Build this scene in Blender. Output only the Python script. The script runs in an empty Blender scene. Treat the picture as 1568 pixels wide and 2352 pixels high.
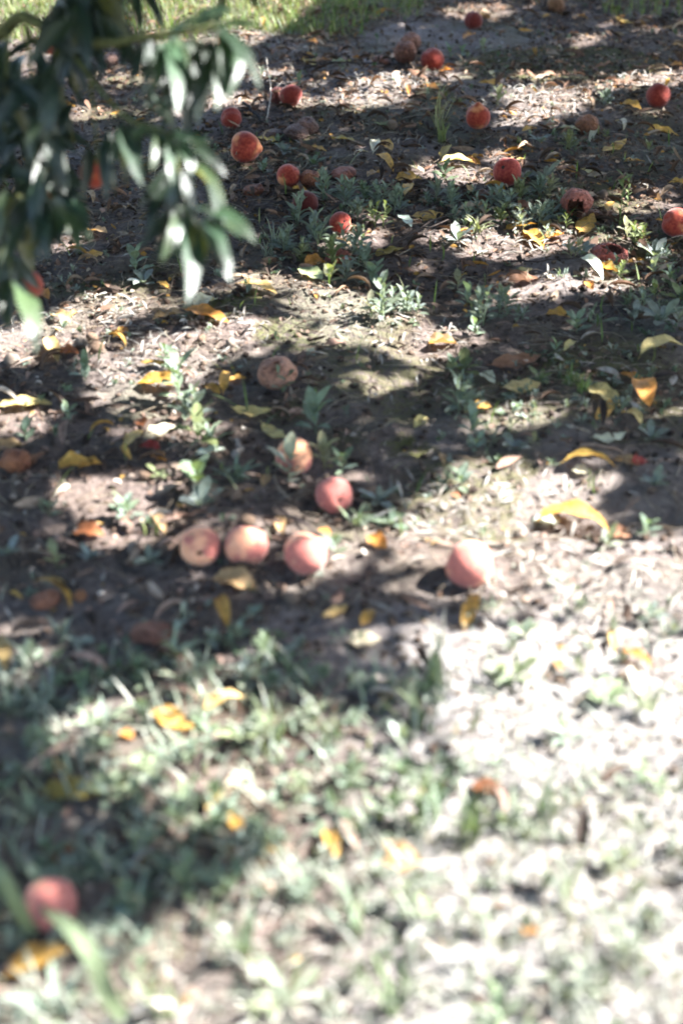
import bpy, math, random
import numpy as np
from mathutils import Vector, Matrix, Euler, noise as mnoise

# ------------------------------------------------------------------ camera, sky, sun, exposure
scene = bpy.context.scene
COL = scene.collection
THETA = math.radians(32.2)
CAM_H = 1.37
F_PX = 50.0 / 36.0 * 2352.0
CX, CY = 784.0, 1176.0
cam_data = bpy.data.cameras.new('camera')
cam_data.sensor_fit = 'VERTICAL'
cam_data.sensor_height = 36.0
cam_data.sensor_width = 24.0
cam_data.lens = 50.0
cam_data.clip_end = 300.0
cam_data.dof.use_dof = True
cam_data.dof.focus_distance = 3.85
cam_data.dof.aperture_fstop = 1.9
cam_data.dof.aperture_blades = 0
cam = bpy.data.objects.new('camera', cam_data)
COL.objects.link(cam)
cam.location = (0, 0, CAM_H)
cam.rotation_euler = (math.radians(90) - THETA, 0, 0)
scene.camera = cam

SUN_EL, SUN_AZ = math.radians(45), math.radians(80)     # azimuth clockwise from +Y (the view direction)
SUN = np.array([math.cos(SUN_EL) * math.sin(SUN_AZ), math.cos(SUN_EL) * math.cos(SUN_AZ), math.sin(SUN_EL)])
world = bpy.data.worlds.new('World')
scene.world = world
world.use_nodes = True
wn = world.node_tree
for n in list(wn.nodes):
    wn.nodes.remove(n)
sky = wn.nodes.new('ShaderNodeTexSky')
sky.sky_type = 'NISHITA'
sky.sun_disc = False
sky.sun_elevation = SUN_EL
sky.sun_rotation = SUN_AZ
bg = wn.nodes.new('ShaderNodeBackground')
bg.inputs['Strength'].default_value = 0.088
wo = wn.nodes.new('ShaderNodeOutputWorld')
wn.links.new(sky.outputs[0], bg.inputs[0])
wn.links.new(bg.outputs[0], wo.inputs[0])
sun_data = bpy.data.lights.new('sun', 'SUN')
sun_data.energy = 5.0
sun_data.angle = math.radians(0.5)
sun_data.color = (1.0, 0.985, 0.965)
sun = bpy.data.objects.new('sun', sun_data)
COL.objects.link(sun)
sun.rotation_euler = Vector(SUN).to_track_quat('Z', 'Y').to_euler()
sun.location = (6, 4, 8)
scene.view_settings.view_transform = 'Standard'
scene.view_settings.look = 'None'
scene.view_settings.exposure = 3.1
scene.view_settings.gamma = 1.0
scene.view_settings.use_curve_mapping = False
scene.render.engine = 'CYCLES'
scene.cycles.use_denoising = True
scene.cycles.max_bounces = 7
scene.cycles.diffuse_bounces = 4
scene.cycles.transmission_bounces = 4
scene.cycles.pixel_filter_type = 'BLACKMAN_HARRIS'
scene.cycles.filter_width = 1.9

# ------------------------------------------------------------------ helpers
R = np.random.default_rng(11)
PR = random.Random(5)
ST, CT = math.sin(THETA), math.cos(THETA)


def vnoise(x, y, seed=0):
    x = np.asarray(x, float); y = np.asarray(y, float)
    xi = np.floor(x).astype(np.int64); yi = np.floor(y).astype(np.int64)
    fx = x - xi; fy = y - yi
    fx = fx * fx * (3 - 2 * fx); fy = fy * fy * (3 - 2 * fy)

    def h(a, b):
        v = (a * 374761393 + b * 668265263 + seed * 974711) & 0x7fffffff
        v = ((v ^ (v >> 13)) * 1274126177) & 0x7fffffff
        return ((v ^ (v >> 16)) & 0xffff) / 65535.0
    return (h(xi, yi) * (1 - fx) + h(xi + 1, yi) * fx) * (1 - fy) + (h(xi, yi + 1) * (1 - fx) + h(xi + 1, yi + 1) * fx) * fy


def terrain(x, y):
    return (0.035 * (vnoise(x * 1.3, y * 1.3, 1) - .5) + 0.022 * (vnoise(x * 5, y * 5, 2) - .5)
            + 0.016 * (vnoise(x * 14, y * 14, 3) - .5) + 0.010 * (vnoise(x * 33, y * 33, 4) - .5))


def ray(px, py):
    a = (px - CX) / F_PX; b = (CY - py) / F_PX
    return np.array([a, CT + b * ST, -ST + b * CT])     # scaled so that 1 unit is 1 m of depth along the axis


def at_depth(px, py, z):
    return np.array([0, 0, CAM_H]) + ray(px, py) * z


def ground_at(px, py, z=0.0):
    d = ray(px, py)
    t = (z - CAM_H) / d[2]
    return np.array([0, 0, CAM_H]) + d * t, t


def to_photo(x, y, z=0.0):
    """where a point of the ground lies in the photograph (1568 x 2352)"""
    dx, dy, dz = np.asarray(x), np.asarray(y), np.asarray(z) - CAM_H
    zc = dy * CT - dz * ST
    zc = np.where(zc < 0.15, 0.15, zc)
    up = dy * ST + dz * CT
    return CX + F_PX * dx / zc, CY - F_PX * up / zc


def obj(name, me, parent=None, mat=None):
    o = bpy.data.objects.new(name, me)
    COL.objects.link(o)
    if parent is not None:
        o.parent = parent
    if mat is not None and me is not None and len(me.materials) == 0:
        me.materials.append(mat)
    return o


def tag(o, label=None, cat=None, group=None, kind=None):
    if label: o['label'] = label
    if cat: o['category'] = cat
    if group: o['group'] = group
    if kind: o['kind'] = kind
    return o


def mesh(name, V, F, uv=None, smooth=True, mat=None):
    me = bpy.data.meshes.new(name)
    me.from_pydata([tuple(v) for v in V], [], [tuple(f) for f in F])
    if uv is not None:
        ul = me.uv_layers.new(name='UVMap')
        li = np.zeros(len(me.loops), np.int32)
        me.loops.foreach_get('vertex_index', li)
        ul.data.foreach_set('uv', np.asarray(uv, np.float32)[li].ravel())
    if smooth:
        me.polygons.foreach_set('use_smooth', [True] * len(me.polygons))
    if mat: me.materials.append(mat)
    me.update()
    return me


def grid_faces(nr, nc):
    F = []
    for i in range(nr - 1):
        for j in range(nc - 1):
            a = i * nc + j
            F.append((a, a + 1, a + nc + 1, a + nc))
    return F


def leaf_geo(L, W, nl=8, nw=4, arch=0.3, fold=0.15, twist=0.0, curl=0.0, wide=0.5, wave=0.0, seed=0, stalk=0.0, side=0.0):
    """A leaf along +Y, base at y=0, upper side +Z. arch > 0 bends the tip down; curl rolls the blade across."""
    rr = random.Random(seed)
    V, UV = [], []
    ts = [i / (nl - 1) for i in range(nl)]
    y = z = x = 0.0
    a = arch * 0.5
    sa = -side * .5
    ph = rr.random() * 6
    for i, t in enumerate(ts):
        if i:
            ds = L / (nl - 1)
            y += math.cos(a) * ds * math.cos(sa); z += math.sin(a) * ds; x += math.sin(sa) * ds
            a -= arch / (nl - 1)
            sa += side / (nl - 1)
        tt = t ** (math.log(0.5) / math.log(wide)) if 0 < t < 1 else t
        w = 0.5 * W * max(math.sin(math.pi * tt), 0.0) ** 0.85 + 0.0006
        if stalk > 0 and t < stalk:
            w = min(w, 0.0011)
        tw = twist * (t - .5)
        for j in range(nw + 1):
            s = -1 + 2 * j / nw
            if abs(curl) > 1e-3:
                ang = s * curl
                cx = w * math.sin(ang) / curl
                cz = w * (1 - math.cos(ang)) / curl
            else:
                cx, cz = w * s, 0.0
            cz += fold * abs(s) * w + wave * w * math.sin(t * 17 + ph + (2 if s > 0 else 0)) * abs(s)
            X = cx * math.cos(tw) - cz * math.sin(tw)
            Z = cx * math.sin(tw) + cz * math.cos(tw)
            V.append((x + X, y - Z * math.sin(a), z + Z * math.cos(a)))
            UV.append((j / nw, t))
    return np.array(V), grid_faces(nl, nw + 1), UV


def leaf_mesh(name, mat=None, **k):
    V, F, UV = leaf_geo(**k)
    return mesh(name, V, F, UV, True, mat)


def tube_geo(pts, radii, n=7):
    pts = [np.asarray(p, float) for p in pts]
    V, F = [], []
    for i, p in enumerate(pts):
        d = pts[min(i + 1, len(pts) - 1)] - pts[max(i - 1, 0)]
        d = d / (np.linalg.norm(d) + 1e-9)
        u = np.cross(d, [0, 0, 1.0])
        if np.linalg.norm(u) < 1e-3: u = np.array([1.0, 0, 0])
        u /= np.linalg.norm(u)
        v = np.cross(d, u)
        for k in range(n):
            a = 2 * math.pi * k / n
            V.append(p + radii[i] * (math.cos(a) * u + math.sin(a) * v))
    for i in range(len(pts) - 1):
        for k in range(n):
            a = i * n + k; b = i * n + (k + 1) % n
            F.append((a, b, b + n, a + n))
    F.append(tuple(range(n))[::-1])
    F.append(tuple((len(pts) - 1) * n + k for k in range(n)))
    return V, F


def smooth_path(pts, n):
    pts = [np.asarray(p, float) for p in pts]
    out = []
    for i in range(len(pts) - 1):
        p0 = pts[max(i - 1, 0)]; p1 = pts[i]; p2 = pts[i + 1]; p3 = pts[min(i + 2, len(pts) - 1)]
        for k in range(n):
            t = k / n
            out.append(.5 * ((2 * p1) + (-p0 + p2) * t + (2 * p0 - 5 * p1 + 4 * p2 - p3) * t * t + (-p0 + 3 * p1 - 3 * p2 + p3) * t ** 3))
    out.append(pts[-1])
    return out


def scatter_mesh(name, bases, idx, M, cols, mat, smooth=True):
    """join many copies of a few base shapes into one mesh. bases: (V, F); M: N x 3 x 4"""
    Vs, Ls, LT, Cs, UVs = [], [], [], [], []
    off = 0
    for b, base in enumerate(bases):
        V, F = base[0], base[1]
        sel = np.where(idx == b)[0]
        if len(sel) == 0: continue
        V = np.asarray(V, float)
        P = np.einsum('nij,vj->nvi', M[sel][:, :, :3], V) + M[sel][:, None, :, 3]
        nv = len(V)
        Vs.append(P.reshape(-1, 3))
        fl = np.array([len(f) for f in F]); ff = np.concatenate([np.array(f) for f in F])
        offs = off + np.arange(len(sel)) * nv
        Ls.append((ff[None, :] + offs[:, None]).ravel())
        LT.append(np.tile(fl, len(sel)))
        Cs.append(np.repeat(cols[sel], nv, axis=0))
        off += nv * len(sel)
    V = np.concatenate(Vs); Lp = np.concatenate(Ls).astype(np.int32); lt = np.concatenate(LT).astype(np.int32)
    C = np.concatenate(Cs)
    me = bpy.data.meshes.new(name)
    me.vertices.add(len(V)); me.vertices.foreach_set('co', V.astype(np.float32).ravel())
    me.loops.add(len(Lp)); me.loops.foreach_set('vertex_index', Lp)
    me.polygons.add(len(lt))
    ls = np.zeros(len(lt), np.int32); ls[1:] = np.cumsum(lt)[:-1]
    me.polygons.foreach_set('loop_start', ls)
    me.polygons.foreach_set('use_smooth', np.full(len(lt), smooth))
    me.update(calc_edges=True)
    ca = me.color_attributes.new('Col', 'FLOAT_COLOR', 'POINT')
    ca.data.foreach_set('color', np.concatenate([C, np.ones((len(C), 1))], axis=1).astype(np.float32).ravel())
    me.materials.append(mat)
    return me


def frames(pos, fwd, nrm, scale):
    """N matrices 3x4 with local Y along fwd and local Z near nrm"""
    y = fwd / np.linalg.norm(fwd, axis=1, keepdims=True)
    x = np.cross(y, nrm); x /= np.linalg.norm(x, axis=1, keepdims=True) + 1e-9
    z = np.cross(x, y)
    M = np.zeros((len(pos), 3, 4))
    s = np.asarray(scale, float)
    if s.ndim == 1: s = np.stack([s, s, s], 1)
    M[:, :, 0] = x * s[:, :1]; M[:, :, 1] = y * s[:, 1:2]; M[:, :, 2] = z * s[:, 2:3]; M[:, :, 3] = pos
    return M


def mat4(pos, fwd, nrm, scale=1.0):
    m = frames(np.array([pos], float), np.array([fwd], float), np.array([nrm], float), np.array([scale]))[0]
    return Matrix([list(m[0]), list(m[1]), list(m[2]), [0, 0, 0, 1]])


# ------------------------------------------------------------------ materials
def new_mat(name):
    m = bpy.data.materials.new(name)
    m.use_nodes = True
    nt = m.node_tree
    for n in list(nt.nodes): nt.nodes.remove(n)
    out = nt.nodes.new('ShaderNodeOutputMaterial')
    b = nt.nodes.new('ShaderNodeBsdfPrincipled')
    nt.links.new(b.outputs[0], out.inputs[0])
    return m, nt, b, out


def N(nt, kind, **k):
    n = nt.nodes.new(kind)
    for a, v in k.items():
        if hasattr(n, a): setattr(n, a, v)
        else: n.inputs[a].default_value = v
    return n


def mixc(nt, fac, a, b, mode='MIX'):
    m = nt.nodes.new('ShaderNodeMix'); m.data_type = 'RGBA'; m.blend_type = mode
    for sock, v in ((m.inputs['Factor'], fac), (m.inputs[6], a), (m.inputs[7], b)):
        if isinstance(v, bpy.types.NodeSocket): nt.links.new(v, sock)
        else: sock.default_value = (*v, 1) if isinstance(v, tuple) and len(v) == 3 else v
    return m.outputs[2]


def ramp(nt, fac, lo, hi, a=(0, 0, 0), b=(1, 1, 1)):
    r = nt.nodes.new('ShaderNodeValToRGB')
    r.color_ramp.elements[0].position = lo; r.color_ramp.elements[1].position = hi
    r.color_ramp.elements[0].color = (*a, 1); r.color_ramp.elements[1].color = (*b, 1)
    nt.links.new(fac, r.inputs[0])
    return r.outputs[0]


def tex_noise(nt, scale, detail=3, coord='Object', rough=.55):
    tc = nt.nodes.new('ShaderNodeTexCoord')
    t = nt.nodes.new('ShaderNodeTexNoise')
    t.inputs['Scale'].default_value = scale; t.inputs['Detail'].default_value = detail; t.inputs['Roughness'].default_value = rough
    nt.links.new(tc.outputs[coord], t.inputs['Vector'])
    return t.outputs['Fac']


def bump(nt, b, h, strength, dist):
    bp = nt.nodes.new('ShaderNodeBump')
    bp.inputs['Strength'].default_value = strength; bp.inputs['Distance'].default_value = dist
    nt.links.new(h, bp.inputs['Height']); nt.links.new(bp.outputs[0], b.inputs['Normal'])


def leaf_material(name, source='object', rough=.45, transl=.3, spots=0.0, vein=0.25, spec=.4, noise_scale=60, tcol=(1.1, 1.15, .5)):
    m, nt, b, out = new_mat(name)
    if source == 'object':
        c = nt.nodes.new('ShaderNodeObjectInfo').outputs['Color']
    else:
        a = nt.nodes.new('ShaderNodeVertexColor'); a.layer_name = 'Col'; c = a.outputs['Color']
    n = tex_noise(nt, noise_scale, 3)
    dark = mixc(nt, 1.0, c, (.62, .58, .52), 'MULTIPLY')
    c2 = mixc(nt, ramp(nt, n, .35, .7), dark, c)
    if spots > 0:
        n2 = tex_noise(nt, noise_scale * 1.6, 2)
        f = nt.nodes.new('ShaderNodeMath'); f.operation = 'MULTIPLY'; f.inputs[1].default_value = spots
        nt.links.new(ramp(nt, n2, .56, .68), f.inputs[0])
        c2 = mixc(nt, f.outputs[0], c2, (.12, .05, .02))
    if vein > 0 and source == 'object':
        uv = nt.nodes.new('ShaderNodeUVMap')
        sp = nt.nodes.new('ShaderNodeSeparateXYZ'); nt.links.new(uv.outputs[0], sp.inputs[0])
        m1 = N(nt, 'ShaderNodeMath', operation='SUBTRACT'); nt.links.new(sp.outputs[0], m1.inputs[0]); m1.inputs[1].default_value = .5
        m2 = N(nt, 'ShaderNodeMath', operation='ABSOLUTE'); nt.links.new(m1.outputs[0], m2.inputs[0])
        f = ramp(nt, m2.outputs[0], .03, .075, (vein, vein, vein), (0, 0, 0))
        lighter = mixc(nt, 1.0, c2, (1.5, 1.45, 1.3), 'MULTIPLY')
        c2 = mixc(nt, f, c2, lighter)
        # side veins as fine relief
        ad = N(nt, 'ShaderNodeMath', operation='MULTIPLY'); nt.links.new(m2.outputs[0], ad.inputs[0]); ad.inputs[1].default_value = -1.1
        a2 = N(nt, 'ShaderNodeMath', operation='ADD'); nt.links.new(sp.outputs[1], a2.inputs[0]); nt.links.new(ad.outputs[0], a2.inputs[1])
        a3 = N(nt, 'ShaderNodeMath', operation='MULTIPLY'); nt.links.new(a2.outputs[0], a3.inputs[0]); a3.inputs[1].default_value = 75
        a4 = N(nt, 'ShaderNodeMath', operation='SINE'); nt.links.new(a3.outputs[0], a4.inputs[0])
        bump(nt, b, a4.outputs[0], .35, .0012)
        if spots > 0:
            e1 = N(nt, 'ShaderNodeMath', operation='MULTIPLY_ADD'); nt.links.new(n, e1.inputs[0]); e1.inputs[1].default_value = .55; nt.links.new(m2.outputs[0], e1.inputs[2])
            c2 = mixc(nt, ramp(nt, e1.outputs[0], .77, .86, b=(.8, .8, .8)), c2, (.17, .075, .03))
    nt.links.new(c2, b.inputs['Base Color'])
    b.inputs['Roughness'].default_value = rough
    b.inputs['Specular IOR Level'].default_value = spec
    if transl > 0:
        tr = nt.nodes.new('ShaderNodeBsdfTranslucent')
        nt.links.new(mixc(nt, 1.0, c2, tcol, 'MULTIPLY'), tr.inputs['Color'])
        mx = nt.nodes.new('ShaderNodeMixShader'); mx.inputs[0].default_value = transl
        nt.links.new(b.outputs[0], mx.inputs[1]); nt.links.new(tr.outputs[0], mx.inputs[2])
        nt.links.new(mx.outputs[0], out.inputs[0])
    return m


M_GREEN = leaf_material('green peach leaf', 'object', rough=.40, transl=.33, vein=.3, spec=.8, noise_scale=3)
_b = [n for n in M_GREEN.node_tree.nodes if n.type == 'BSDF_PRINCIPLED'][0]
_b.inputs['Coat Weight'].default_value = .5
_b.inputs['Coat Roughness'].default_value = .28
M_FALLEN = leaf_material('fallen yellow leaf', 'object', rough=.6, transl=.3, spots=.5, vein=.35, tcol=(1.1, .9, .5))
M_WEED = leaf_material('felted grey green weed leaf', 'object', rough=.7, transl=.25, vein=.3, spec=.25, noise_scale=3)
M_CANOPY = leaf_material('peach crown leaf', 'vertex', rough=.4, transl=.2, vein=0, noise_scale=30)
M_LITTER = leaf_material('dry litter', 'vertex', rough=.8, transl=.12, vein=0, noise_scale=90, spec=.2, tcol=(1, .8, .5))
M_COVER = leaf_material('small weed leaves', 'vertex', rough=.6, transl=.25, vein=0, noise_scale=70, spec=.3)
M_GRASS = leaf_material('grass blades', 'vertex', rough=.5, transl=.3, vein=0, noise_scale=30, spec=.35)


def mat_soil():
    m, nt, b, out = new_mat('orchard soil')
    a = nt.nodes.new('ShaderNodeVertexColor'); a.layer_name = 'Col'
    sp = nt.nodes.new('ShaderNodeSeparateColor'); nt.links.new(a.outputs['Color'], sp.inputs[0])
    n1 = tex_noise(nt, 9, 5); n2 = tex_noise(nt, 55, 5, rough=.65); n3 = tex_noise(nt, 260, 3)
    soil = mixc(nt, ramp(nt, n2, .32, .72), (.040, .030, .025), (.155, .117, .096))
    soil = mixc(nt, ramp(nt, n1, .4, .65), soil, mixc(nt, ramp(nt, n2, .3, .7), (.055, .041, .036), (.20, .155, .138)))
    bare = mixc(nt, ramp(nt, n2, .3, .75), (.11, .09, .083), (.25, .212, .196))
    col = mixc(nt, sp.outputs[1], soil, bare)
    moss = mixc(nt, ramp(nt, n3, .35, .65), (.030, .034, .009), (.105, .105, .030))
    mf = N(nt, 'ShaderNodeMath', operation='MULTIPLY'); nt.links.new(sp.outputs[0], mf.inputs[0])
    nt.links.new(ramp(nt, n2, .38, .55), mf.inputs[1])
    col = mixc(nt, mf.outputs[0], col, moss)
    pale = mixc(nt, ramp(nt, n3, .3, .7), (.18, .173, .165), (.31, .30, .29))
    bf = N(nt, 'ShaderNodeMath', operation='MULTIPLY'); nt.links.new(sp.outputs[2], bf.inputs[0])
    nt.links.new(ramp(nt, n2, .3, .6), bf.inputs[1])
    col = mixc(nt, bf.outputs[0], col, pale)
    nt.links.new(col, b.inputs['Base Color'])
    b.inputs['Roughness'].default_value = .92
    b.inputs['Specular IOR Level'].default_value = .2
    s = N(nt, 'ShaderNodeMath', operation='ADD'); nt.links.new(n2, s.inputs[0])
    k = N(nt, 'ShaderNodeMath', operation='MULTIPLY'); nt.links.new(n3, k.inputs[0]); k.inputs[1].default_value = .5
    nt.links.new(k.outputs[0], s.inputs[1])
    bump(nt, b, s.outputs[0], .9, .012)
    return m


def mat_vcol(name, rough=.9, bscale=120, bstr=.6):
    m, nt, b, out = new_mat(name)
    a = nt.nodes.new('ShaderNodeVertexColor'); a.layer_name = 'Col'
    n = tex_noise(nt, bscale, 3)
    nt.links.new(mixc(nt, ramp(nt, n, .3, .7), mixc(nt, 1.0, a.outputs['Color'], (.6, .58, .55), 'MULTIPLY'), a.outputs['Color']), b.inputs['Base Color'])
    b.inputs['Roughness'].default_value = rough; b.inputs['Specular IOR Level'].default_value = .2
    bump(nt, b, n, bstr, .004)
    return m


def mat_objcol(name, rough=.85, bscale=90, bstr=.7, bdist=.004, dark=(.45, .4, .38)):
    m, nt, b, out = new_mat(name)
    c = nt.nodes.new('ShaderNodeObjectInfo').outputs['Color']
    n = tex_noise(nt, bscale, 4)
    nt.links.new(mixc(nt, ramp(nt, n, .3, .7), mixc(nt, 1.0, c, dark, 'MULTIPLY'), c), b.inputs['Base Color'])
    b.inputs['Roughness'].default_value = rough; b.inputs['Specular IOR Level'].default_value = .25
    bump(nt, b, n, bstr, bdist)
    return m


def mat_peach(rotten=False):
    m, nt, b, out = new_mat('rotten peach flesh' if rotten else 'fuzzy peach skin')
    tc = nt.nodes.new('ShaderNodeTexCoord')
    oi = nt.nodes.new('ShaderNodeObjectInfo')
    at = nt.nodes.new('ShaderNodeAttribute'); at.attribute_type = 'OBJECT'; at.attribute_name = 'blush'
    mp = nt.nodes.new('ShaderNodeVectorMath'); mp.operation = 'ADD'
    nt.links.new(tc.outputs['Object'], mp.inputs[0])
    rv = nt.nodes.new('ShaderNodeCombineXYZ')
    for i in range(3): nt.links.new(oi.outputs['Random'], rv.inputs[i])
    sc = N(nt, 'ShaderNodeVectorMath', operation='SCALE'); nt.links.new(rv.outputs[0], sc.inputs[0]); sc.inputs['Scale'].default_value = 9.0
    nt.links.new(sc.outputs[0], mp.inputs[1])

    def nz(s, d=3):
        t = nt.nodes.new('ShaderNodeTexNoise'); t.inputs['Scale'].default_value = s; t.inputs['Detail'].default_value = d
        nt.links.new(mp.outputs[0], t.inputs['Vector']); return t.outputs['Fac']
    n1, n2, n3 = nz(1.5, 2), nz(11, 4), nz(70, 2)
    if rotten:
        c = oi.outputs['Color']
        c1 = mixc(nt, ramp(nt, n1, .35, .62), mixc(nt, 1.0, c, (.35, .26, .22), 'MULTIPLY'), c)
        c1 = mixc(nt, ramp(nt, n2, .45, .75, b=(.6, .6, .6)), c1, mixc(nt, 1.0, c, (1.5, 1.35, 1.2), 'MULTIPLY'))
        nt.links.new(c1, b.inputs['Base Color'])
        b.inputs['Roughness'].default_value = .7
        b.inputs['Sheen Weight'].default_value = .03
        s = N(nt, 'ShaderNodeMath', operation='ADD'); nt.links.new(nz(5, 4), s.inputs[0]); nt.links.new(n2, s.inputs[1])
        bump(nt, b, s.outputs[0], .8, .05)
        return m
    nm = N(nt, 'ShaderNodeMath', operation='MULTIPLY_ADD'); nt.links.new(n1, nm.inputs[0]); nm.inputs[1].default_value = 2.0; nm.inputs[2].default_value = -.5
    a1 = N(nt, 'ShaderNodeMath', operation='ADD'); nt.links.new(nm.outputs[0], a1.inputs[0]); nt.links.new(at.outputs['Fac'], a1.inputs[1])
    s2 = N(nt, 'ShaderNodeMath', operation='MULTIPLY_ADD'); nt.links.new(n2, s2.inputs[0]); s2.inputs[1].default_value = .22
    nt.links.new(a1.outputs[0], s2.inputs[2])
    f = ramp(nt, s2.outputs[0], .80, 1.42)
    base = mixc(nt, ramp(nt, n2, .35, .65), (.64, .30, .115), (.74, .43, .20))
    red = mixc(nt, ramp(nt, n2, .35, .68), (.25, .032, .022), (.42, .095, .05))
    c = mixc(nt, f, base, red)
    c = mixc(nt, .9, c, mixc(nt, 1.0, c, oi.outputs['Color'], 'MULTIPLY'))
    c = mixc(nt, ramp(nt, nz(3.3, 5), .66, .74, b=(.75, .75, .75)), c, (.13, .06, .035))
    c = mixc(nt, ramp(nt, nz(26, 3), .66, .76, b=(.5, .5, .5)), c, (.16, .09, .05))
    du = nt.nodes.new('ShaderNodeAttribute'); du.attribute_type = 'OBJECT'; du.attribute_name = 'light_veil'
    c = mixc(nt, du.outputs['Fac'], c, (.70, .47, .40))  # mixes the skin towards a pale veil of light
    nt.links.new(c, b.inputs['Base Color'])
    b.inputs['Roughness'].default_value = .75
    b.inputs['Specular IOR Level'].default_value = .2
    b.inputs['Sheen Weight'].default_value = .24
    b.inputs['Sheen Roughness'].default_value = .45
    b.inputs['Sheen Tint'].default_value = (1, .93, .88, 1)
    b.inputs['Subsurface Weight'].default_value = .12
    b.inputs['Subsurface Radius'].default_value = (.01, .004, .002)
    b.inputs['Subsurface Scale'].default_value = .6
    s = N(nt, 'ShaderNodeMath', operation='MULTIPLY_ADD'); nt.links.new(n3, s.inputs[0]); s.inputs[1].default_value = .25; nt.links.new(n2, s.inputs[2])
    bump(nt, b, s.outputs[0], .2, .012)
    return m


M_SOIL = mat_soil()
M_CLOD = mat_vcol('soil clods')
M_PEACH = mat_peach()
M_ROT = mat_peach(True)
M_PIT = mat_objcol('peach stone', .85, 140, .9, .004)
M_BARK = mat_objcol('bark', .9, 60, .9, .006)
M_STEM = mat_objcol('green stem', .6, 80, .3, .001, (.7, .7, .6))

# ------------------------------------------------------------------ sun patches on the ground (the openings in the crowns overhead)
ELL = [  # cx, cy, rx, ry, tilt
 (1100, 33, 75, 15, 0), (1055, 160, 50, 9, 0), (1240, 170, 48, 9, 0), (1345, 95, 26, 12, 0), (860, 216, 95, 27, -14),
 (925, 190, 30, 20, 0), (1250, 225, 112, 22, 4), (1180, 278, 34, 22, 0), (1270, 262, 62, 14, 0), (1500, 188, 95, 20, -6),
 (1400, 205, 50, 10, 0), (1025, 395, 44, 24, 0), (1164, 362, 34, 16, 0), (1480, 458, 64, 28, 0), (1140, 553, 165, 22, 3),
 (1270, 545, 44, 22, 0), (1375, 552, 34, 14, 0), (1505, 578, 66, 9, 0), (800, 538, 24, 16, 0), (815, 562, 32, 14, 0),
 (1270, 655, 105, 12, -4), (1410, 662, 70, 8, 0), (1190, 685, 48, 12, 0), (900, 755, 150, 26, 5), (1000, 800, 70, 24, 0), (810, 780, 90, 20, 0),
 (880, 885, 46, 28, 0), (688, 695, 56, 13, 0), (785, 715, 36, 9, 0), (590, 655, 60, 12, 0), (240, 715, 110, 40, -18), (90, 790, 110, 45, -8),
 (300, 660, 60, 14, 0), (440, 800, 165, 34, -14), (300, 850, 90, 26, -10), (620, 770, 60, 18, 0), (405, 860, 40, 26, 0), (1180, 965, 62, 18, 8),
 (20, 960, 66, 40, 0), (90, 1000, 40, 22, 0), (200, 1150, 72, 50, 0), (330, 1130, 78, 38, 0), (285, 1180, 45, 36, 0), (440, 955, 34, 26, 0),
 (735, 1262, 52, 40, 0), (608, 1222, 40, 26, 0), (800, 1112, 32, 34, 0), (960, 1215, 112, 42, 0), (1085, 1262, 85, 75, 0),
 (1180, 1110, 150, 46, 0), (1140, 1175, 140, 40, 0), (1260, 1250, 130, 28, 0), (1325, 1120, 56, 26, 0), (1000, 1370, 38, 20, 0), (900, 1250, 50, 24, 0),
 (840, 1465, 60, 16, 0), (85, 1500, 40, 26, 0), (148, 1425, 24, 18, 0), (230, 1645, 52, 30, 0), (640, 1705, 66, 34, 0),
 (530, 1630, 46, 18, 0), (400, 1715, 40, 18, 0), (740, 1730, 36, 24, 0), (545, 1800, 44, 26, 0), (320, 1700, 26, 16, 0), (860, 1840, 60, 36, 0),
 (540, 1890, 40, 30, 0), (990, 1880, 60, 60, 0), (210, 2250, 70, 60, 0), (690, 1965, 60, 30, 0), (545, 1520, 30, 24, 0),
 (610, 170, 40, 26, 0), (560, 235, 60, 18, 0), (690, 245, 34, 12, 0), (210, 250, 50, 16, 0), (300, 180, 60, 16, 0), (430, 240, 50, 14, 0),
 (400, 1010, 46, 24, 0), (480, 1030, 40, 12, 0), (300, 1250, 24, 20, 0), (1400, 1400, 60, 30, 0), (150, 560, 60, 14, 0), (370, 560, 40, 10, 0),
]
BIG = [(1700, 1235), (1420, 1262), (1220, 1290), (1130, 1335), (1120, 1368), (1290, 1372), (1290, 1445), (965, 1470), (1000, 1540),
       (1085, 1640), (1050, 1735), (1270, 1790), (1130, 1880), (880, 1900), (660, 1965), (600, 2060), (430, 2110), (400, 2240), (150, 2290), (-300, 2300),
       (-300, 2800), (1900, 2800), (1900, 1235)]
FAR = [(330, -400), (330, 70), (420, 105), (560, 100), (640, 60), (700, 20), (720, -400)]
FAR2 = [(-400, -300), (-400, 190), (60, 170), (140, 100), (150, -300)]


def in_poly(px, py, poly):
    ins = np.zeros(px.shape, bool)
    n = len(poly)
    for i in range(n):
        x1, y1 = poly[i]; x2, y2 = poly[(i + 1) % n]
        c = ((y1 > py) != (y2 > py)) & (px < (x2 - x1) * (py - y1) / (y2 - y1 + 1e-9) + x1)
        ins ^= c
    return ins


def in_ell(px, py, ells, grow=0.0):
    r = np.zeros(px.shape, bool)
    for cx, cy, rx, ry, t in ells:
        c, s = math.cos(math.radians(t)), math.sin(math.radians(t))
        dx, dy = px - cx, py - cy
        u = (dx * c + dy * s) / (rx + grow); v = (-dx * s + dy * c) / (ry + grow * .6)
        r |= (u * u + v * v) < 1
    return r


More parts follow.
